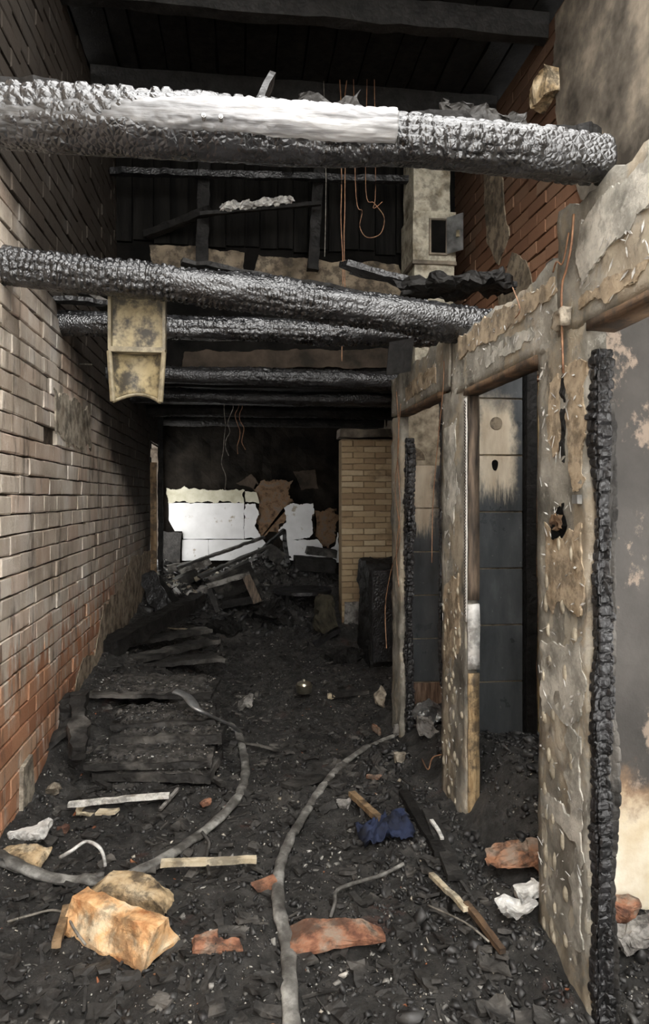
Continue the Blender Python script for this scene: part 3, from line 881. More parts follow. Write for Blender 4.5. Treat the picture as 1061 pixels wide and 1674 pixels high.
# far divider: pale arch shaped panel above the tiles
pc = at(672, 752, Y=4.56)
mb = MB(); mb.slab([(pc.x - .02, 1.855)] + [(pc.x + .10 * math.cos(a * .131), 1.855 + .085 * math.sin(a * .131)) for a in range(0, 13)] , .006, Matrix(((1,0,0,0),(0,0,-1,4.572),(0,1,0,0),(0,0,0,1))))
mb.build('arched_panel', M_BANDPLASTER, d2)
mb = MB(); mb.rbox(1.49, 1.545, 3.40, 3.52, 0, 2.4, .08, .004, 8, 3); mb.build('corner_board', M_CHARMATTE, d1)
mb = MB(); mb.rbox(1.553, 1.560, 3.40, 3.42, .03, 2.2, .06, .002, 8, 4); mb.build('edge_strip', M_JAMBWOOD, d1)
mb = MB(); mb.rbox(1.60, 1.63, 2.40, 3.44, 0, 2.4, .15, .008, 8, 5); mb.build('back_board', M_CHARMATTE, d1)

# ------------------------------------------------------------------ charred log joists
def log(name, p0, p1, r0, r1, seed, label, m=M_CHARLOG, cell=.034, depth=.011, n=72, step=.0055, smoothness=.35, wob=.012):
    M, L = frame(p0, p1)
    nl = int(L / step)
    s = np.linspace(0, L, nl); th = np.linspace(0, 2 * np.pi, n, endpoint=False)
    S, T = np.meshgrid(s, th, indexing='ij')
    R = r0 + (r1 - r0) * S / L
    per = max(6, int(round(2 * np.pi * r0 / cell)))
    u = S / (cell * .85) + .3 * fbm(S * 7, np.cos(T) * 1.5, np.sin(T) * 1.5, seed, 3); v = T / (2 * np.pi) * per
    f1, f2, cid = worley(u, v, seed, per)
    crack = sstep(0, .32, f2 - f1)
    mask = sstep(-smoothness, .45, fbm(S * 2.2, np.cos(T) * .9, np.sin(T) * .9, seed + 3, 3) + .25)
    d = depth * mask * (crack * (1 - .45 * f1 ** 2) * (.55 + .9 * cid) - .6)
    d = d + wob * fbm(S * 2.5, np.cos(T) * .8, np.sin(T) * .8, seed + 9, 4) + .002 * fbm(S * 40, np.cos(T) * 6, np.sin(T) * 6, seed + 11, 2)
    cx = .012 * fbm(s * 1.3, 0, 0, seed + 1, 2); cz = .012 * fbm(s * 1.3, 5, 0, seed + 2, 2)
    X = S; Y = (R + d) * np.cos(T) + cx[:, None]; Z = (R + d) * np.sin(T) + cz[:, None]
    V = np.stack([X, Y, Z], -1).reshape(-1, 3)
    Fc = []
    for i in range(nl - 1):
        a = i * n
        for k in range(n):
            k2 = (k + 1) % n; Fc.append((a + k, a + n + k, a + n + k2, a + k2))
    Fc.append(tuple(range(n))); Fc.append(tuple((nl - 1) * n + k for k in range(n))[::-1])
    mb = MB(); mb.add(V, Fc, M)
    o = mb.build(name, m, None, True)
    tag(o, label, 'beam', 'charred ceiling logs')
    return o
XE = XL - .02
log('log_joist', (XE, 1.90, 2.60), (1.075, 1.90, 2.605), .088, .070, 11, 'thick charred log joist nearest the camera, under a pale peeled pole', depth=.009, cell=.042, smoothness=-.08)
log('log_joist', (XE, 3.20, 2.65), (1.30, 3.23, 2.425), .078, .088, 23, 'sloping alligator-charred log joist, second from the camera', depth=.013, smoothness=.2)
log('log_joist', (XE, 4.20, 2.62), (1.93, 4.22, 2.62), .072, .072, 37, 'charred log joist just behind the sloping one', n=56, step=.008)
log('log_joist', (XE, 5.60, 2.575), (1.93, 5.62, 2.58), .07, .07, 41, 'black log joist level with the attic wall, fourth from the camera', M_CHAR, n=44, step=.012)
log('log_joist', (XE, 6.85, 2.585), (1.93, 6.87, 2.585), .068, .068, 43, 'black log joist over the tan brick wall, fifth from the camera', M_CHAR, n=40, step=.015)
log('log_joist', (XE, 8.0, 2.585), (1.93, 8.02, 2.585), .066, .066, 47, 'dim black log joist, sixth from the camera', M_CHARMATTE, n=36, step=.018)
log('log_joist', (XE, 9.0, 2.585), (1.93, 9.02, 2.585), .066, .066, 53, 'dimmest black log joist, farthest back by the white panels', M_CHARMATTE, n=36, step=.018)
pole = log('peeled_pole', (-.62, 1.865, 2.600), (.425, 1.825, 2.600), .052, .043, 61, 'silvery peeled pole lying along the nearest charred log', M_PEEL, depth=.003, smoothness=-.1, wob=.010)
pole['group'] = 'poles on the joists'
for (px, py) in [(361, 190), (333, 188)]:
    p = at(px, py, Y=1.757)
    mb = MB(); mb.tube([p, p + Vector((0, .02, 0))], .006, 8); mb.tube([p + Vector((0, -.003, 0)), p + Vector((0, .004, 0))], .003, 8)
    o = mb.build('bolt', M_METAL, pole)

# ------------------------------------------------------------------ boards
def board(name, p0, p1, w, th, m, label, cat='board', group=None, roll=0, seed=1, amp=.006, freq=14, step=.03, up=(0, 0, 1), parent=None, rag=0.0):
    M, L = frame(p0, p1, up, roll)
    tp = None
    if rag:
        def tp(V):
            e0 = sstep(.25 * L, 0, V[:, 0]); e1 = sstep(.75 * L, L, V[:, 0])
            V[:, 1] += (rag * fbm(V[:, 0] * 9, 0, 0, seed + 5, 4)) * np.sign(V[:, 1])
            V[:, 0] += (e1 - e0) * rag * 1.5 * fbm(V[:, 1] * 22, 3, 0, seed + 6, 3)
            return V
    mb = MB(); mb.rbox(0, L, -w / 2, w / 2, 0, th, step, amp, freq, seed, M, tp)
    o = mb.build(name, m, parent)
    if parent is None: tag(o, label, cat, group)
    return o

# remnants above the joists
board('charred_ceiling_board', (-.98, 2.02, 2.735), (.25, 2.08, 2.70), .16, .022, M_CHARMATTE, 'ragged burnt ceiling board lying behind the peeled pole', rag=.03, seed=3)
board('charred_ceiling_board', (.30, 2.02, 2.685), (1.10, 2.05, 2.69), .17, .03, M_CHARMATTE, 'broken burnt board on the right end of nearest log', rag=.03, seed=4, step=.014)
board('charred_ceiling_board', at(565, 440, Y=3.75), at(742, 486, Y=3.55), .20, .03, M_CHAR, 'tapering burnt plank tip poking out above the sloping log', rag=.03, seed=6)
board('charred_ceiling_board', at(668, 482, Y=3.55), at(822, 468, Y=3.3), .26, .05, M_CHARMATTE, 'lumpy black board lodged over the partition top', rag=.05, seed=8, amp=.02, freq=20, step=.014)
board('charred_ceiling_board', at(300, 436, Y=3.30), at(740, 512, Y=3.3), .12, .02, M_CHARMATTE, 'thin burnt strip lying along the sloping log', rag=.02, seed=9)
for i, (a, b, txt) in enumerate([((78, 492), (178, 500), 'short burnt plank end jutting from brick wall'), ((120, 470), (186, 512), 'slanting grey burnt plank beside the hanging trough'), ((150, 470), (200, 520), 'slanting dark plank behind the hanging trough')]):
    board('charred_ceiling_board', at(*a, Y=4.05 + .12 * i), at(*b, Y=4.25 + .12 * i), .10, .025, M_CHARASH if i else M_CHAR, txt, seed=20 + i, rag=.02)
mb = MB(); mb.slab([(0,0),(.15,.03),(.13,-.17),(-.02,-.2)], .012, Matrix(((1,0,0,at(636,560,Y=4.0).x),(0,0,-1,4.0),(0,1,0,at(636,560,Y=4.0).z),(0,0,0,1))))
tag(mb.build('charred_flap', M_CHARMATTE), 'black charred sheet flap hanging at the partition corner', 'sheet')
# ash-whitened lath in the attic, dark brace
lath = tag(empty('attic_lath', at(330, 345, Y=5.6)), 'splintered lath with white ash crust in the black attic', 'lath')
M_, L_ = frame(at(326, 347, Y=5.63), at(524, 330, Y=5.63))
mb = MB(); mb.rbox(0, L_, -.02, .02, -.03, .0, .05, .004, 14, 3, M_); part('core', mb, M_CHARMATTE, lath)
M_, L_ = frame(at(362, 342, Y=5.60), at(478, 330, Y=5.60))
mb = MB(); mb.rbox(0, L_, -.03, .02, -.01, .035, .012, .022, 32, 31, M_); part('ash_crust', mb, M_ASHW, lath)
board('attic_brace', at(240, 390, Y=5.98), at(345, 350, Y=5.7), .08, .06, M_CHARMATTE, 'black slanting brace in the attic', 'brace', seed=33)
board('attic_post', at(330, 432, Y=5.75), (at(335, 262, Y=5.75).x, 5.75, TOP + .05), .10, .08, M_CHARMATTE, 'black upright attic post left of the whitened lath', 'post', seed=34, up=(0, 1, 0))
board('attic_post', at(512, 440, Y=5.75), (at(524, 262, Y=5.75).x, 5.75, TOP + .05), .09, .08, M_CHARMATTE, 'black upright attic post beside the dangling wires', 'post', seed=35, up=(0, 1, 0))
board('attic_rail', at(180, 285, Y=5.66), at(690, 300, Y=5.66), .06, .05, M_CHAR, 'thin black rail across the attic', 'rail', seed=36, rag=.01)
board('charred_shard', at(420, 196, Y=2.07), at(447, 134, Y=2.07), .07, .02, M_CHAR, 'small pointed charred shard above the peeled pole', 'shard', seed=37, rag=.01)
board('ceiling_fragment', at(490, 176, Y=2.09), at(585, 182, Y=2.09), .10, .02, M_CHARASH, 'frayed burnt strip high up with grey edge', 'strip', seed=38, rag=.02, up=(0, 1, 0), amp=.01, freq=30, step=.01)
board('ceiling_fragment', at(725, 196, Y=2.09), at(862, 200, Y=2.09), .08, .03, M_CHARASH, 'knobbly burnt strip high up at the right', 'strip', seed=39, rag=.02, amp=.012, freq=30, step=.01, up=(0, 1, 0))
# broken brick edge high at the right
mb = MB(); p = at(893, 150, X=1.90)
mb.rbox(1.84, XR, p.y - .10, p.y + .13, p.z - .05, p.z + .10, .025, .02, 12, 6)
tag(mb.build('broken_brick_lump', M_CREAMWOOD), 'broken cream plaster lump high on the right wall', 'plaster')

# ------------------------------------------------------------------ hanging enamel trough
TY = 3.35
c = at(226, 560, Y=TY)
tr = tag(empty('hanging_trough', (c.x, TY, 2.08)), 'stained yellow enamel trough hanging below the sloping log', 'trough')
a, b = at(183, 480, Y=TY), at(271, 572, Y=TY)
zt, zs, zb = 2.60, at(226, 575, Y=TY).z, at(226, 655, Y=TY).z
wt = (b.x - a.x) / 2
mb = MB(); mb.rbox(c.x - wt, c.x + wt, TY, TY + .012, zs, zt, .05, .002, 6, 2)
part('upper_panel', mb, M_CHUTE, tr)
for s_ in (-1, 1):
    mb = MB(); mb.box(c.x + s_ * wt - .007, c.x + s_ * wt + .007, TY - .05, TY + .012, zs, zt)
    part('side_flange', mb, M_CHUTE_EDGE, tr)
mb = MB(); mb.box(c.x - wt - .004, c.x + wt + .004, TY - .055, TY + .012, zs - .012, zs + .012)
part('seam_band', mb, M_CHUTE_EDGE, tr)
# lower, concave part tapering, lip arched
n, ml = 18, 10
V = []; Fc = []
for i in range(ml + 1):
    q = i / ml; z = zs - .012 - (zs - zb) * q; hw = wt * (1 - .14 * q)
    for k in range(n + 1):
        t = -1 + 2 * k / n
        dep = .075 * (1 - abs(t) ** 2.4)
        arch = .045 * (1 - t * t) * q
        V.append((c.x + hw * t, TY - .05 + dep, z + arch))
for i in range(ml):
    for k in range(n):
        a_ = i * (n + 1) + k; Fc.append((a_, a_ + n + 1, a_ + n + 2, a_ + 1))
mb = MB(); mb.add(V, Fc); o = part('lower_panel', mb, M_CHUTE, tr, True)
sd = o.modifiers.new('sheet', 'SOLIDIFY'); sd.thickness = .006
for s_ in (-1, 1):
    mb = MB(); mb.tube([(c.x + s_ * wt, TY - .052, zs - .01), (c.x + s_ * wt * .86, TY - .052, zb - .012)], [.012, .014], 8)
    part('edge_rail', mb, M_CHUTE_EDGE, tr)
mb = MB(); mb.tube([V[ml * (n + 1) + k] for k in range(n + 1)], .009, 6)
part('rolled_lip', mb, M_CHUTE_EDGE, tr, True)

# ------------------------------------------------------------------ attic duct with open hatch
DY = 5.45
l, r_ = at(681, 400, Y=DY), at(741, 400, Y=DY)
z1, z2, z3 = at(700, 345, Y=DY).z, at(700, 428, Y=DY).z, at(700, 462, Y=DY).z
duct = tag(empty('square_duct', (l.x + .16, DY + .2, z3)), 'pale square duct with an open hatch against attic wall', 'duct')
mb = MB(); mb.rbox(l.x - .02, r_.x - .02, DY + .02, DY + .36, z1, TOP + .05, .1, .006, 9, 2); part('upper_shaft', mb, M_DUCT, duct)
mb = MB(); mb.rbox(l.x - .03, r_.x + .02, DY, DY + .40, z2, z1, .1, .003, 9, 3); part('hatch_box', mb, M_DUCT, duct)
mb = MB(); mb.rbox(l.x - .035, r_.x + .025, DY - .012, DY + .41, z2 - .02, z2 + .01, .1, .003, 9, 5); part('ledge', mb, M_PLASTER2, duct)
mb = MB(); mb.rbox(l.x - .01, r_.x + .01, DY + .015, DY + .37, z3 - .9, z2, .1, .006, 9, 4); part('lower_shaft', mb, M_DUCT, duct)
h0, h1 = at(704, 414, Y=DY), at(728, 362, Y=DY)
mb = MB(); mb.box(h0.x, h1.x, DY - .006, DY + .01, h0.z, h1.z); fr = part('hatch_opening', mb, M_SOOT, duct)
mb = MB()
for (xa, xb, za, zb_) in ((h0.x-.015,h0.x,h0.z,h1.z),(h1.x,h1.x+.015,h0.z,h1.z),(h0.x-.015,h1.x+.015,h0.z-.015,h0.z),(h0.x-.015,h1.x+.015,h1.z,h1.z+.015)):
    mb.box(xa, xb, DY - .02, DY, za, zb_)
part('hatch_frame', mb, M_PLASTER2, duct)
mb = MB(); Mh = Matrix.Translation((h1.x + .012, DY - .02, h0.z)) @ Matrix.Rotation(math.radians(-50), 4, 'Z')
mb.box(0, .15, -.012, 0, -.01, h1.z - h0.z + .02, Mh); dr = part('hatch_door', mb, M_METAL, duct)
mb = MB(); mb.box(.10, .125, -.03, -.01, .10, .15, Mh); lk_ = mb.build('latch', M_CHUTE_EDGE, dr)

# ------------------------------------------------------------------ wires
def wire(pts, r, m, label, name='wire', group=None, k=5, n=5):
    mb = MB(); mb.tube(smooth_path(pts, k), r, n)
    return tag(mb.build(name, m, None, True), label, 'wire', group)
def jitter(p0, p1, n, amp, seed):
    rr = random.Random(seed)
    return [Vector(p0).lerp(Vector(p1), i / n) + Vector((rr.uniform(-amp, amp), rr.uniform(-amp, amp), 0)) for i in range(n + 1)]
wire(jitter(at(557, 130, Y=4.9), at(560, 590, Y=4.9), 8, .008, 1), .004, M_WIRE, 'left of two long straight copper wires hanging from the attic')
wire(jitter(at(565, 130, Y=4.95), at(562, 470, Y=4.95), 8, .010, 2), .004, M_WIRE, 'right of two long straight copper wires hanging from the attic')
wire([at(578, 130, Y=4.9), at(582, 320, Y=4.9), at(592, 345, Y=4.9), at(588, 370, Y=4.9), at(600, 388, Y=4.9), at(622, 382, Y=4.9), at(628, 355, Y=4.9), at(612, 332, Y=4.9), at(598, 310, Y=4.9), at(600, 130, Y=4.9)], .003, M_WIRE, 'looped copper wire dangling beside the two straight ones')
wire([at(612, 130, Y=4.9), at(614, 310, Y=4.9), at(610, 340, Y=4.9), at(625, 330, Y=4.9)], .003, M_WIRE, 'short curled copper wire at the right of the loop')
wire(jitter(at(530, 130, Y=5.0), at(532, 420, Y=5.0), 6, .01, 4), .003, M_WIREG, 'thin grey wire hanging left of the copper pair')
for i, (a, b, txt) in enumerate([((366, 652), (364, 800), 'long thin grey wire dangling before back wall'), ((378, 652), (372, 745), 'short frayed wire dangling from the back ceiling'), ((388, 652), (392, 742), 'kinked reddish wire dangling from the back ceiling'), ((394, 652), (398, 735), 'rightmost wire in the dangling tuft')]):
    wire(jitter(at(*a, Y=6.88), at(*b, Y=6.95), 7, .03, 10 + i), .004, M_WIREG if i < 2 else M_WIRE, txt, group='tuft of wires at the back')
wire([at(648, 640, X=XP - .02), at(652, 720, X=XP - .02), at(646, 800, X=XP - .02), at(654, 880, X=XP - .02), at(640, 930, X=XP - .02), at(630, 990, X=XP - .04), at(632, 1060, X=XP - .06)], .003, M_WIRE, 'copper wire trailing down the far partition end', k=6)
wire([at(655, 660, X=XP - .02), at(650, 740, X=XP - .02), at(654, 830, X=XP - .02), at(648, 900, X=XP - .03), at(652, 960, X=XP - .03)], .003, M_WIRE, 'second copper wire twisting down the far partition end', k=6)
wire([at(726, 590, X=XP - .02), at(724, 640, X=XP - .02), at(716, 720, X=XP - .01), at(708, 820, X=XP - .01), at(706, 920, X=XP - .01)], .0025, M_WIRE, 'reddish wire hanging across the far opening', k=6)
wire([at(938, 350, X=XP - .02), at(934, 400, X=XP - .02), at(926, 440, X=XP - .02), at(918, 480, X=XP - .02), at(921, 610, X=XP - .015)], .004, M_WIRE, 'copper cable running down the nearest lintel')
wire([at(930, 380, X=XP - .02), at(920, 430, X=XP - .02), at(910, 428, X=XP - .03), at(904, 445, X=XP - .02)], .003, M_WIRE, 'frayed copper end curling off the nearest lintel')
wire([at(838, 470, X=XP - .02), at(850, 505, X=XP - .02), at(842, 520, X=XP - .02)], .0025, M_WIRE, 'stray copper strand stuck on the middle lintel')
wire([at(130, 595, X=XL + .01), at(150, 596, X=XL + .12)], .005, M_WIREG, 'rusty nail rod sticking out of brick wall')
for (px, py) in [(146, 427), (212, 432), (234, 430), (290, 440)]:
    pass

# ------------------------------------------------------------------ back-left battens, leaning boards
board('wall_batten', (XL + .06, 8.1, .45), (XL + .05, 8.15, 2.0), .07, .035, M_BROWNWOOD, 'tall bare tan batten standing at the brick wall end', 'batten', up=(0, 1, 0), seed=3, amp=.003)
board('wall_batten', (XL + .10, 8.42, .45), (XL + .10, 8.42, 2.6), .06, .05, M_CHARMATTE, 'dark burnt batten behind the tan batten', 'batten', up=(0, 1, 0), seed=4)
p = ground(268, 1005); q = at(240, 938, Y=p.y + .25)
board('leaning_board', p, q, .17, .035, M_CHAR, 'wide charred board leaning in front of tan batten', up=(0, 1, 0), seed=5, rag=.02)
p = ground(295, 995); q = at(252, 945, Y=p.y + .3)
board('leaning_board', p, q, .14, .03, M_CHARMATTE, 'narrower charred board leaning beside the wide one', up=(0, 1, 0), seed=6, rag=.02)
board('fallen_beam', at(170, 1075, Z=.36), at(325, 990, Z=.55), .16, .12, M_CHARMATTE, 'thick black beam fallen slantwise over the board pile', 'beam', seed=7, amp=.012)
# fan of burnt planks
for i, (a, b, z_, w, txt) in enumerate([((200, 1056), (338, 1032), .34, .16, 'topmost plank of the fanned burnt pile'), ((215, 1083), (345, 1050), .30, .17, 'middle plank of the fanned burnt pile'), ((222, 1088), (362, 1078), .25, .20, 'lowest plank of the fanned burnt pile')]):
    board('burnt_plank', at(*a, Z=z_), at(*b, Z=z_), w, .035, M_CHARASH, txt, group='fanned burnt planks', seed=40 + i, rag=.012)
# stair-like stack of trays at the left
def tread(px0, px1, py, z, depth, th, txt, seed, skew=0, m=M_CHARASH):
    a, b = at(px0, py, Z=z), at(px1, py + skew, Z=z)
    M, L = frame(a, b)
    mb = MB(); mb.rbox(0, L, 0, depth, -th, 0, .03, .007, 14, seed, M)
    root = tag(empty('burnt_step', (a.x, a.y, z)), txt, 'step', 'burnt steps by brick wall')
    part('tread', mb, m, root)
    # ash heaped on the tread
    g = MB(); rr = random.Random(seed)
    nxx, nyy = 40, 14
    V = []; Fc = []
    for i in range(nxx + 1):
        for j in range(nyy + 1):
            u, v = i / nxx, j / nyy
            e = min(u, 1 - u) * 8; e2 = min(1, v * 5); 
            hh = -.008 + .03 * min(1, e) * min(1, e2) + .012 * float(fbm(u * 9, v * 5, seed, 3, 3))
            V.append((.01 + (L - .02) * u, .012 + (depth - .02) * v, hh))
    for i in range(nxx):
        for j in range(nyy):
            k = i * (nyy + 1) + j; Fc.append((k, k + nyy + 1, k + nyy + 2, k + 1))
    g.add(V, Fc, M)
    part('ash_cover', g, M_ASHCOVER, root, True, 'stuff')
    for mm, nn, big in ((M_CK_GREY, 160, .006), (M_CK_BLACK, 260, .009), (M_CK_PALE, 9, .008)):
        g = MB()
        for i in range(nn):
            q = rr.uniform(.3, 1) * big
            Mq = M @ Matrix.Translation((rr.uniform(.02, L - .02), rr.uniform(.02, depth - .02), .022)) @ Matrix.Rotation(rr.uniform(0, 6.28), 4, 'Z') @ Matrix.Rotation(rr.gauss(0, .5), 4, 'X')
            g.box(-q, q, -q * .6, q * .6, -q * .5, q * .4, Mq)
        part('ash_crumbs', g, mm, root, False, 'stuff')
    return root
tread(138, 345, 1136, .34, .42, .022, 'top burnt step below the fanned planks, straight front edge', 1)
tread(182, 352, 1186, .27, .34, .03, 'short burnt step lying second from the top', 2, -8)
tread(178, 362, 1206, .225, .30, .045, 'thick burnt step just under the short one', 3, -2)
tread(138, 345, 1252, .165, .40, .03, 'wide burnt step heaped with ash, above the lowest', 4, -6)
tread(150, 345, 1266, .115, .36, .04, 'lowest burnt step nearest the white slat', 5, 2)
board('step_stringer', at(128, 1150, Z=.36), at(128, 1240, Z=.22), .09, .08, M_CHARASH, 'charred side piece left of the burnt steps', seed=11, rag=.02, amp=.01)
board('leaning_board', ground(78, 1222), at(125, 1182, Z=.30), .10, .03, M_CHARASH, 'short charred board propped on brick wall foot', seed=12, rag=.02)
mb = MB(); p = ground(112, 1190); mb.rbox(p.x - .10, p.x + .04, p.y - .05, p.y + .10, p.z - .02, p.z + .16, .03, .04, 9, 12)
tag(mb.build('rubble_lump', M_CHARASH), 'ashy rubble lump against brick wall foot', 'rubble')

# ------------------------------------------------------------------ hoses
def hose(pts, r, flat, label, lift=.012):
    P = []
    for (a, b) in pts:
        p = ground(a, b, lift); P.append(p)
    P = smooth_path(P, 7)
    for p in P: p.z = max(p.z, gh(p.x, p.y) + r * flat * .6)
    mb = MB(); mb.tube(P, [r * (1.12 - .38 * i / len(P) + .08 * math.sin(i * 1.7)) for i in range(len(P))], 12, flat)
    return tag(mb.build('fire_hose', M_HOSE, None, True), label, 'hose', 'hoses across the floor')
hose([(-60,1372),(8,1405),(80,1434),(160,1442),(245,1415),(330,1362),(385,1308),(401,1265),(394,1215),(374,1180)], .031, .5, 'grey flat hose curving from brick wall round to the steps')
hose([(486,1760),(474,1640),(470,1547),(456,1485),(456,1425),(472,1378),(505,1320),(545,1264),(590,1228),(650,1200),(688,1184)], .025, .55, 'grey hose snaking from the bottom edge to the far pillar')
hose([(-40,1400),(20,1418),(70,1432),(120,1436),(170,1430)], .022, .5, 'thin pale hose beside the curving one at left')
# bent metal strap near the hose end
P = smooth_path([at(286, 1130, Z=.42), at(305, 1138, Z=.40), at(322, 1157, Z=.36), at(348, 1172, Z=.29), at(378, 1186, Z=.20), at(392, 1196, Z=.13)], 6)
mb = MB(); mb.tube(P, [.036 - .014 * i / len(P) for i in range(len(P))], 8, .35)
tag(mb.build('torn_gutter_strip', M_METAL, None, True), 'torn grey metal strip drooping off the burnt steps', 'metal strip')

# ------------------------------------------------------------------ sticks, slats and other finds on the floor
def stick(a, b, w, th, m, label, name='stick', cat='stick', lift=.01, seed=1, **k):
    return board(name, ground(*a, lift), ground(*b, lift), w, th, m, label, cat, seed=seed, amp=.003, step=.02, **k)
stick((113, 1318), (277, 1303), .035, .02, M_WHITEWOOD, 'white painted slat lying below the burnt steps', 'white_slat', 'slat', .05, 2)
stick((262, 1415), (418, 1410), .030, .022, M_PALEWOOD, 'pale bare stick lying behind the orange block', seed=3, lift=.035)
stick((160, 1330), (192, 1328), .05, .012, M_PALEWOOD, 'short pale wood chip below the white slat', 'wood_chip', 'wood chip', .02, 4)
stick((575, 1302), (622, 1345), .035, .025, M_BROWNWOOD, 'brown handle-like stick ending at blue cloth', seed=5, lift=.02)
stick((762, 1482), (822, 1560), .022, .02, M_LATH, 'orange scorched stick near the bottom right', seed=6, lift=.03)
stick((705, 1432), (762, 1490), .022, .016, M_PALEWOOD, 'greenish pale stick meeting the orange scorched one', seed=7, lift=.04)
stick((700, 1330), (745, 1440), .06, .025, M_CHARASH, 'burnt lath lying by the middle pillar foot', 'burnt_lath', 'lath', .02, 8)
stick((660, 1300), (720, 1400), .05, .025, M_CHARMATTE, 'darker burnt lath left of middle pillar foot', 'burnt_lath', 'lath', .02, 9)
stick((706, 1342), (722, 1372), .016, .01, M_ASHW, 'curled white splinter by the middle pillar foot', 'splinter', 'splinter', .05, 10)
stick((335, 1268), (366, 1286), .03, .02, M_CHARASH, 'short grey stick between the steps and hose', seed=11, lift=.02)
stick((262, 1326), (292, 1290), .016, .012, M_ASHG, 'thin grey twig crossing the end of white slat', 'twig', 'twig', .03, 12)
stick((365, 1208), (455, 1228), .014, .012, M_CHARASH, 'thin dark rod stretching right from the steps', 'rod', 'rod', .02, 13)
stick((575, 1250), (470, 1290), .10, .02, M_CHARASH, 'flat charred board beneath the snaking hose', 'burnt_plank', 'board', .004, 14)
stick((640, 1218), (560, 1238), .09, .02, M_CHARASH, 'flat charred board near the far pillar foot', 'burnt_plank', 'board', .004, 15)
stick((268, 1022), (318, 1019), .02, .012, M_PALEWOOD, 'small bright splinter on top of the fanned planks', 'splinter', 'splinter', .12, 16)
stick((540, 1140), (600, 1134), .05, .03, M_CHARASH, 'stubby charred stick right of the silver pot', seed=17, lift=.01)
stick((180, 1290), (150, 1275), .03, .02, M_CHARASH, 'small dark stick left above the white slat', seed=18, lift=.01)
stick((110, 1490), (92, 1550), .03, .025, M_BROWNWOOD, 'brown stick at left of the orange block', seed=19, lift=.03)

def lump(name, px, py, sx, sy, sz, m, label, cat, rz=0, seed=1, amp=.02, freq=11, lift=0, step=.014, taper=None, rx=0, ry=0, round_=.42):
    p = ground(px, py)
    M = Matrix.Translation(p + Vector((0, 0, lift))) @ Matrix.Rotation(rz, 4, 'Z') @ Matrix.Rotation(rx, 4, 'X') @ Matrix.Rotation(ry, 4, 'Y')
    if taper is None:
        def taper(V):
            q = np.stack([V[:, 0] / (sx / 2), V[:, 1] / (sy / 2), (V[:, 2] - sz / 2) / (sz / 2 + .01)], 1)
            ln = np.linalg.norm(q, axis=1)[:, None] + 1e-6
            q = q * (1 - round_) + round_ * q / ln * 1.05
            q[:, 0] *= 1 + .35 * math.sin(seed) * q[:, 2]; q[:, 1] *= 1 + .3 * math.cos(seed * 2) * q[:, 0]
            q[:, 2] += .35 * math.sin(seed * 3) * q[:, 0]
            return q * np.array([sx / 2, sy / 2, sz / 2]) + np.array([0, 0, sz / 2])
    mb = MB(); mb.rbox(-sx / 2, sx / 2, -sy / 2, sy / 2, -.01, sz, step, amp * 1.25, freq * 1.3, seed, M, taper)
    return tag(mb.build(name, m), label, cat)
def half_round(V):
    V[:, 1] *= 1 - .55 * np.clip(V[:, 2] / .1, 0, 1)
    return V
lump('timber_block', 195, 1530, .40, .16, .10, M_ORANGEWOOD, 'large orange split block at the bottom left', 'block', rz=-.62, seed=3, amp=.012, lift=.0, freq=7, taper=half_round)
lump('timber_block', 215, 1478, .30, .13, .09, M_CREAMWOOD, 'cream sooty block right behind the orange one', 'block', rz=-.25, seed=4, amp=.012, freq=7)
lump('loose_brick', 545, 1535, .28, .13, .035, M_REDBRICK, 'red brick lying right of the hose at bottom edge', 'brick', rz=-.08, seed=5, amp=.006, round_=.12, step=.02)
lump('loose_brick', 355, 1543, .17, .11, .022, M_REDBRICK, 'half-buried red brick left of the hose at bottom edge', 'brick', rz=.1, seed=6, amp=.006, round_=.12, step=.02)
lump('loose_brick', 432, 1450, .09, .05, .03, M_REDBRICK, 'brick scrap touching left side of the snaking hose', 'brick', rz=.3, seed=7, amp=.006, round_=.12, step=.02)
lump('brick_shard', 616, 1200, .05, .07, .06, M_REDBRICK, 'bright orange brick shard near the far pillar foot', 'brick', rz=.4, seed=8, amp=.012)
lump('brick_shard', 333, 1318, .05, .04, .03, M_REDBRICK, 'small orange brick shard inside the hose curve', 'brick', rz=.4, seed=9, amp=.01)
lump('brick_shard', 612, 1274, .11, .03, .03, M_REDBRICK, 'thin orange shard right of the charred boards', 'brick', rz=-.2, seed=10, amp=.01)
lump('brick_shard', 105, 1362, .06, .05, .04, M_REDBRICK, 'orange brick shard by the bent white strip', 'brick', rz=.5, seed=11, amp=.012)
lump('rusty_sheet', 845, 1420, .20, .14, .012, M_RUST, 'rusty brown sheet scrap in the rubble by near pillar', 'metal scrap', rz=-.4, seed=12, amp=.02, lift=.05, rx=.35, round_=.4)
lump('plaster_chunk', 862, 1480, .07, .07, .06, M_ASHW, 'white plaster chunk against the near pillar', 'plaster', seed=13, amp=.02, lift=.02)
lump('plaster_chunk', 846, 1502, .11, .08, .04, M_ASHW, 'flat white plaster chunk below the one at near pillar', 'plaster', seed=14, amp=.02, lift=.02)
lump('plaster_chunk', 50, 1372, .16, .07, .06, M_ASHW, 'white plaster slab at foot of brick wall', 'plaster', rz=.2, seed=15, amp=.018)
lump('plaster_chunk', 40, 1400, .22, .12, .03, M_CREAMWOOD, 'brown crumbling slab in front of the white one', 'plaster', rz=-.2, seed=16, amp=.018)
lump('plaster_chunk', 402, 1158, .10, .08, .08, M_ASHG, 'grey plaster lump at the torn metal strip end', 'plaster', seed=17, amp=.025)
lump('plaster_chunk', 626, 1155, .07, .06, .14, M_PLASTER, 'crumpled cream lump at the far pillar foot', 'plaster', seed=18, amp=.03)
lump('plaster_chunk', 652, 1198, .07, .06, .06, M_ASHG, 'round grey lump at base of far pillar', 'plaster', seed=19, amp=.015)
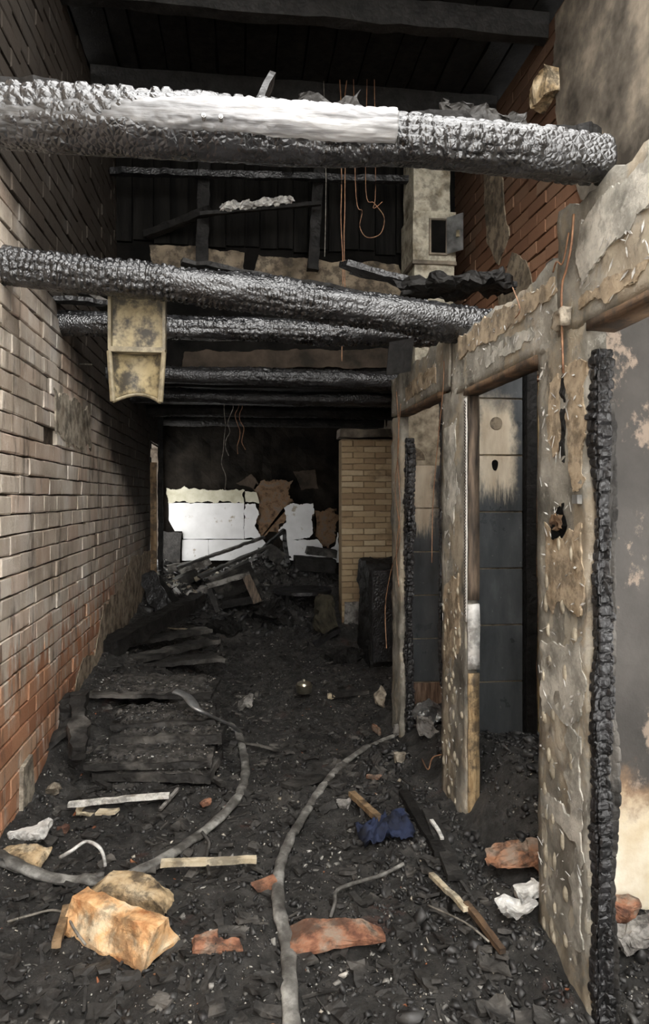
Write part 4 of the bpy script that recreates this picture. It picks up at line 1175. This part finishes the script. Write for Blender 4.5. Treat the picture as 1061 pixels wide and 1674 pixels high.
lump('plaster_chunk', 655, 1245, .07, .05, .05, M_PLASTER, 'tan lump in front of the far opening', 'plaster', seed=20, amp=.015)
lump('plaster_chunk', 562, 1318, .07, .06, .04, M_ASHG, 'grey stone between the hose and brown stick', 'plaster', seed=21, amp=.015)
lump('plaster_chunk', 140, 1330, .10, .06, .03, M_PALEWOOD, 'cream flake lying left of the wood chip', 'plaster', seed=22, amp=.02)
lump('plaster_chunk', 90, 1300, .06, .05, .05, M_PLASTER, 'tan chip left of the white slat', 'plaster', seed=23, amp=.02)
lump('plaster_chunk', 540, 1140, .05, .05, .04, M_PALEWOOD, 'yellowish chip right of the silver pot', 'plaster', seed=24, amp=.012)
lump('plaster_chunk', 700, 1200, .12, .10, .10, M_ASHG, 'grey broken chunk inside the far opening', 'plaster', seed=25, amp=.025)
lump('rubble_lump', 1045, 1535, .20, .14, .05, M_ASHG, 'grey broken slab under the nearest opening', 'rubble', seed=26, amp=.03)
lump('brick_shard', 1015, 1500, .10, .07, .08, M_REDBRICK, 'orange brick scrap under the cream wall patch', 'brick', seed=27, amp=.015)
lump('rubble_lump', 700, 1180, .18, .10, .12, M_METAL, 'grey metal pan edge inside the far opening', 'rubble', seed=29, amp=.02)

# blue cloth: crumpled sheet
p = ground(628, 1362)
V = []; Fc = []; n = 22
for i in range(n + 1):
    for j in range(n + 1):
        u, v = i / n - .5, j / n - .5
        rr_ = 1 + .25 * float(noise3(u * 5, v * 5, 2, 4))
        zz = .02 + .05 * abs(float(fbm(u * 5, v * 5, 1, 6, 3))) + .03 * math.exp(-((u - .1) ** 2 + v ** 2) * 18)
        x, y = p.x + u * .22 * rr_, p.y + v * .18 * rr_
        V.append((x, y, gh(x, y) + zz))
for i in range(n):
    for j in range(n):
        k = i * (n + 1) + j; Fc.append((k, k + n + 1, k + n + 2, k + 1))
mb = MB(); mb.add(V, Fc); o = tag(mb.build('blue_cloth', M_BLUE, None, True), 'crumpled singed blue cloth on the ash', 'cloth')
sd = o.modifiers.new('cloth', 'SOLIDIFY'); sd.thickness = .004

# bent white strip, cables
wire([ground(98, 1402, .03), ground(118, 1390, .07), ground(140, 1376, .10), ground(158, 1382, .11), ground(168, 1395, .08), ground(172, 1416, .03)], .008, M_ASHW, 'bent white strip standing up behind the curving hose', 'bent_strip', k=4)
wire([ground(660, 1412, .03), ground(625, 1430, .035), ground(575, 1445, .035), ground(550, 1457, .03), ground(548, 1475, .02), ground(540, 1500, .01)], .008, M_HOSE, 'kinked grey cable right of the snaking hose')
wire([ground(12, 1507, .03), ground(50, 1496, .04), ground(85, 1488, .05), ground(108, 1496, .05), ground(122, 1520, .03), ground(140, 1545, .02)], .005, M_WIREG, 'thin stiff wire arching left of the orange block')
wire([ground(342, 1430, .04), ground(338, 1400, .04), ground(342, 1378, .03), ground(330, 1360, .05)], .008, M_CHARASH, 'burnt cable stub crossing the pale stick')
wire([ground(700, 1480, .03), ground(760, 1508, .04), ground(800, 1540, .03)], .004, M_WIREG, 'thin grey wire at bottom right among charcoal')
wire([ground(735, 1232, .05), ground(708, 1238, .09), ground(700, 1258, .08), ground(690, 1240, .05)], .004, M_WIRE, 'curled copper wire before the middle pillar')
wire([at(868, 1290, Y=3.2), at(862, 1305, Y=3.1), at(850, 1285, Y=3.1)], .003, M_WIRE, 'copper tangle inside the middle opening')

# silver pot
p = ground(497, 1142); p.z += .045
prof = [(.0, .0), (.05, .0), (.058, .006), (.062, .05), (.066, .052), (.066, .058), (.055, .060), (.052, .075), (.03, .085), (.012, .088), (.012, .10), (0, .102)]
V = []; Fc = []; n = 28
for (rr_, zz) in prof:
    for k in range(n):
        a = 2 * math.pi * k / n; V.append((p.x + rr_ * math.cos(a), p.y + rr_ * math.sin(a), p.z + zz))
for i in range(len(prof) - 1):
    for k in range(n):
        k2 = (k + 1) % n; Fc.append((i*n+k, i*n+k2, (i+1)*n+k2, (i+1)*n+k))
root = tag(empty('lidded_pot', p), 'small tarnished silver pot with lid on the floor', 'pot')
mb = MB(); mb.add(V[:6*n], [f for f in Fc if max(f) < 6*n]); part('pot_body', mb, M_SILVER, root, True)
mb = MB(); mb.add(V[6*n:], [tuple(i - 6*n for i in f) for f in Fc if min(f) >= 6*n]); part('lid', mb, M_SILVER, root, True)

# ------------------------------------------------------------------ heap at the back
def hboard(a, b, ya, yb, w, th, m, label, name='burnt_plank', cat='board', seed=1, **k):
    return board(name, at(*a, Y=ya), at(*b, Y=yb), w, th, m, label, cat, seed=seed, amp=.008, step=.04, **k)
hboard((290, 930), (432, 880), 8.3, 8.5, .12, .03, M_CHARASH, 'long grey-edged plank sloping up the back heap', seed=2)
hboard((325, 945), (445, 893), 8.1, 8.3, .14, .03, M_CHARASH, 'plank parallel below the grey-edged one on the back heap', seed=3)
hboard((425, 905), (466, 868), 8.3, 8.5, .05, .04, M_CHAR, 'black stick pointing up at the heap top', seed=4)
hboard((470, 920), (464, 866), 8.3, 8.5, .05, .04, M_CHAR, 'black upright stick at the heap top', seed=5, up=(0, 1, 0))
hboard((440, 900), (462, 915), 8.25, 8.25, .16, .04, M_CHARASH, 'grey flat piece between the sticks on the heap', seed=6, up=(0, 1, 0))
hboard((275, 935), (330, 925), 8.5, 8.5, .10, .08, M_ASHG, 'pale block at left end of the back heap', 'rubble_block', 'rubble', 7)
hboard((300, 945), (345, 920), 8.35, 8.4, .14, .10, M_ASHG, 'pale tilted block on the left of back heap', 'rubble_block', 'rubble', 8)
hboard((290, 962), (325, 945), 8.2, 8.3, .16, .12, M_CHARASH, 'dark block under the pale tilted block', 'rubble_block', 'rubble', 9)
hboard((318, 950), (350, 935), 8.2, 8.3, .10, .05, M_PLASTER, 'cream slab beside the tilted block', 'rubble_block', 'rubble', 10)
hboard((278, 962), (300, 985), 8.1, 7.9, .14, .10, M_ASHW, 'white ash clump at left foot of the back heap', 'ash_clump', 'ash', 11)
hboard((312, 985), (340, 970), 7.9, 8.0, .16, .10, M_ASHG, 'mottled grey clump at front of the back heap', 'ash_clump', 'ash', 12)
hboard((480, 930), (545, 935), 8.4, 8.4, .3, .16, M_CHARMATTE, 'black lump on the right of back heap', 'rubble_block', 'rubble', 13)
hboard((500, 905), (548, 912), 8.8, 8.8, .2, .10, M_CHARASH, 'dark slab by the white panel at the heap right', 'rubble_block', 'rubble', 14)
# burnt armchair shell
c0 = at(395, 985, Y=7.55)
ch = tag(empty('burnt_armchair', (c0.x, 7.6, c0.z - .02)), 'toppled burnt armchair shell in front of the heap', 'armchair')
def cpart(name, a, b, ya, yb, w, th, m, seed, up=(0, 0, 1)):
    M, L = frame(at(*a, Y=ya), at(*b, Y=yb), up)
    mb = MB(); mb.rbox(0, L, -w / 2, w / 2, -th / 2, th / 2, .04, .008, 12, seed, M); return part(name, mb, m, ch)
cpart('backrest', (352, 965), (415, 935), 7.7, 7.7, .34, .05, M_CHARASH, 1, (0, 1, .6))
cpart('seat', (365, 985), (425, 975), 7.6, 7.6, .32, .08, M_CHARMATTE, 2)
cpart('armrest', (342, 962), (357, 1000), 7.5, 7.45, .05, .05, M_CHARASH, 3, (0, 1, 0))
cpart('armrest', (403, 942), (422, 985), 7.5, 7.45, .09, .06, M_JAMBDARK, 4, (0, 1, 0))
cpart('top_rail', (340, 958), (408, 938), 7.6, 7.6, .07, .05, M_ASHG, 5)
# round burnt drum lid / stool
pt = at(495, 965, Y=7.75)
st = tag(empty('burnt_table', (pt.x, 7.75, pt.z - .25)), 'small burnt round table half buried right of the armchair', 'table')
V = []; Fc = []; n = 28
mb = MB(); mb.tube([(pt.x, 7.75, pt.z - .02), (pt.x, 7.75, pt.z + .015)], .33, 28); part('table_top', mb, M_CHAR, st)
for (dx, dy) in ((-.18, -.12), (.18, -.12), (0, .2)):
    mb = MB(); mb.tube([(pt.x + dx, 7.75 + dy, pt.z - .02), (pt.x + dx * 1.2, 7.75 + dy * 1.2, pt.z - .32)], .02, 8); part('leg', mb, M_CHARMATTE, st)
# burnt jug / bag, scorched sack by the cross wall
p = ground(535, 1040)
lump('scorched_sack', 535, 1035, .22, .18, .32, M_SACK, 'scorched olive sack against the tan brick wall', 'sack', seed=31, amp=.06, freq=5, step=.04)
hboard((515, 1058), (556, 1032), 6.9, 7.0, .06, .05, M_CHAR, 'curved burnt stick in front of the sack', 'stick', 'stick', 32)
# charred cabinet right of cross wall front
cab = tag(empty('charred_cabinet', (1.36, 6.5, .02)), 'narrow charred cabinet beside the far partition end', 'cabinet')
mb = MB(); mb.rbox(1.20, 1.55, 6.2, 6.8, .02, .98, .03, .022, 9, 4); part('carcass', mb, M_CHARMATTE, cab)
mb = MB(); mb.rbox(1.22, 1.53, 6.17, 6.2, .08, .92, .06, .008, 9, 5); part('door', mb, M_CHAR, cab)
lump('rubble_block', 625, 1070, .2, .2, .2, M_CHARMATTE, 'black rubble block below the charred cabinet', 'rubble', seed=33, amp=.05)
lump('rubble_block', 560, 1085, .3, .16, .1, M_CHARMATTE, 'low black rubble mound before the tan wall', 'rubble', seed=34, amp=.05)
lump('rubble_block', 445, 1010, .4, .3, .16, M_CHARMATTE, 'broad black mound below the burnt table', 'rubble', seed=35, amp=.08, freq=6)
lump('rubble_block', 360, 1030, .3, .2, .14, M_CHARMATTE, 'black mound under the burnt armchair', 'rubble', seed=36, amp=.06, freq=6)

# ------------------------------------------------------------------ small rubble (stuff)
BOX_V = np.array([(x, y, z) for z in (-.6, .6) for (x, y) in ((-.6, -.6), (.6, -.6), (.6, .6), (-.6, .6))])
BOX_F = np.array([(0,2,1),(0,3,2),(4,5,6),(4,6,7),(0,1,5),(0,5,4),(1,2,6),(1,6,5),(2,3,7),(2,7,6),(3,0,4),(3,4,7)])
NV = 8

def rubble(name, label, N, smin, smax, m, seed, ymin=1.3, ymax=9.3, pw=2.2, region=None, cat='rubble'):
    rg = np.random.default_rng(seed)
    q = rg.random(N)
    y = ymin + (ymax - ymin) * q ** pw
    x = rg.uniform(XL + .02, XR - .05, N)
    if region is not None:
        ok = region(x, y); x, y = x[ok], y[ok]
    ok = ~((x > XP - .012) & (x < XP + PT + .012)) ; x, y = x[ok], y[ok]
    n = len(x)
    size = smin * (smax / smin) ** (rg.random(n) ** 2.2)
    z = ground_h(x, y) + size * .15
    sc = size[:, None] * rg.uniform(.25, 1.1, (n, 3)) * np.array([1.2, .9, .6])
    V = (BOX_V[None] + rg.uniform(-.38, .38, (n, NV, 3))) * sc[:, None, :]
    a = rg.uniform(0, 6.283, n); ca, sa = np.cos(a), np.sin(a)
    b = rg.normal(0, .7, n); cb_, sb = np.cos(b), np.sin(b)
    X = V[..., 0] * ca[:, None] - V[..., 1] * sa[:, None]; Yv = V[..., 0] * sa[:, None] + V[..., 1] * ca[:, None]; Zv = V[..., 2]
    X2 = X * cb_[:, None] - Zv * sb[:, None]; Z2 = X * sb[:, None] + Zv * cb_[:, None]
    P = np.stack([X2 + x[:, None], Yv + y[:, None], Z2 + z[:, None]], -1).reshape(-1, 3)
    Fa = (BOX_F[None] + (np.arange(n) * NV)[:, None, None]).reshape(-1, 3)
    me = bpy.data.meshes.new(name)
    me.vertices.add(len(P)); me.vertices.foreach_set('co', P.ravel())
    me.loops.add(Fa.size); me.loops.foreach_set('vertex_index', Fa.ravel().astype(np.int32))
    me.polygons.add(len(Fa)); me.polygons.foreach_set('loop_start', np.arange(0, Fa.size, 3, dtype=np.int32))
    me.update(calc_edges=True); me.validate()
    me.materials.append(m)
    o = bpy.data.objects.new(name, me); COL.objects.link(o)
    return tag(o, label, cat, kind='stuff')
rubble('charcoal_bits', 'black charcoal bits strewn over the whole floor', 30000, .004, .024, M_CK_BLACK, 1)
rubble('charcoal_lumps', 'larger shiny charcoal lumps heaped behind the openings', 8000, .008, .040, M_CK_BLACK, 2, 1.5, 4.5, 1.0, lambda x, y: (x > .45 + .12 * (y - 2)))
rubble('ash_bits', 'grey ash crumbs strewn over the whole floor', 12000, .003, .018, M_CK_GREY, 3)
rubble('pale_bits', 'pale plaster crumbs strewn over the whole floor', 1500, .003, .018, M_CK_PALE, 4)
rubble('ash_flakes', 'tiny white ash flakes peppering the front floor', 6000, .0015, .007, M_CK_PALE, 14, 1.3, 6)
rubble('brick_crumbs', 'orange brick crumbs strewn over the front floor', 260, .004, .025, M_CK_RED, 5, 1.3, 5)
rubble('heap_rubble', 'burnt rubble covering the back heap', 2600, .02, .10, M_CK_BLACK, 6, 7.2, 9.4, 1.0)
rubble('heap_ash', 'grey and white ash lumps on left of the back heap', 420, .015, .08, M_CK_GREY, 7, 7.6, 9.3, 1.0, lambda x, y: x < .35)
rubble('heap_pale_ash', 'white ash flakes on left of the back heap', 900, .015, .08, M_CK_PALE, 8, 7.5, 8.9, 1.0, lambda x, y: (x < -.15 - .25 * (8.9 - y)))
# flat burnt fragments
rg = random.Random(55); mb = MB()
for i in range(800):
    y = 1.5 + 6.6 * rg.random() ** 1.5; x = rg.uniform(XL + .1, XP - .1)
    L = rg.uniform(.03, .11); w = rg.uniform(.01, .03)
    M = Matrix.Translation((x, y, gh(x, y) + .004)) @ Matrix.Rotation(rg.uniform(0, 6.28), 4, 'Z') @ Matrix.Rotation(rg.gauss(0, .22), 4, 'Y') @ Matrix.Rotation(rg.gauss(0, .22), 4, 'X')
    mb.rbox(-L/2, L/2, -w, w, -.004, .008, .025, .008, 40, i, M)
tag(mb.build('burnt_fragments', M_CHARASH), 'flat burnt wood fragments strewn over the floor', 'fragments', kind='stuff')
# splinters
rg = random.Random(77); mb = MB()
for i in range(900):
    y = 1.4 + 7 * rg.random() ** 2; x = rg.uniform(XL + .1, XP - .08)
    L = rg.uniform(.02, .10); w = rg.uniform(.002, .006)
    M = Matrix.Translation((x, y, gh(x, y) + .008)) @ Matrix.Rotation(rg.uniform(0, 6.28), 4, 'Z') @ Matrix.Rotation(rg.gauss(0, .2), 4, 'Y')
    mb.box(-L/2, L/2, -w, w, -w*.6, w*.6, M)
tag(mb.build('splinters', M_CHARASH), 'thin burnt splinters strewn over the floor', 'splinters', kind='stuff')
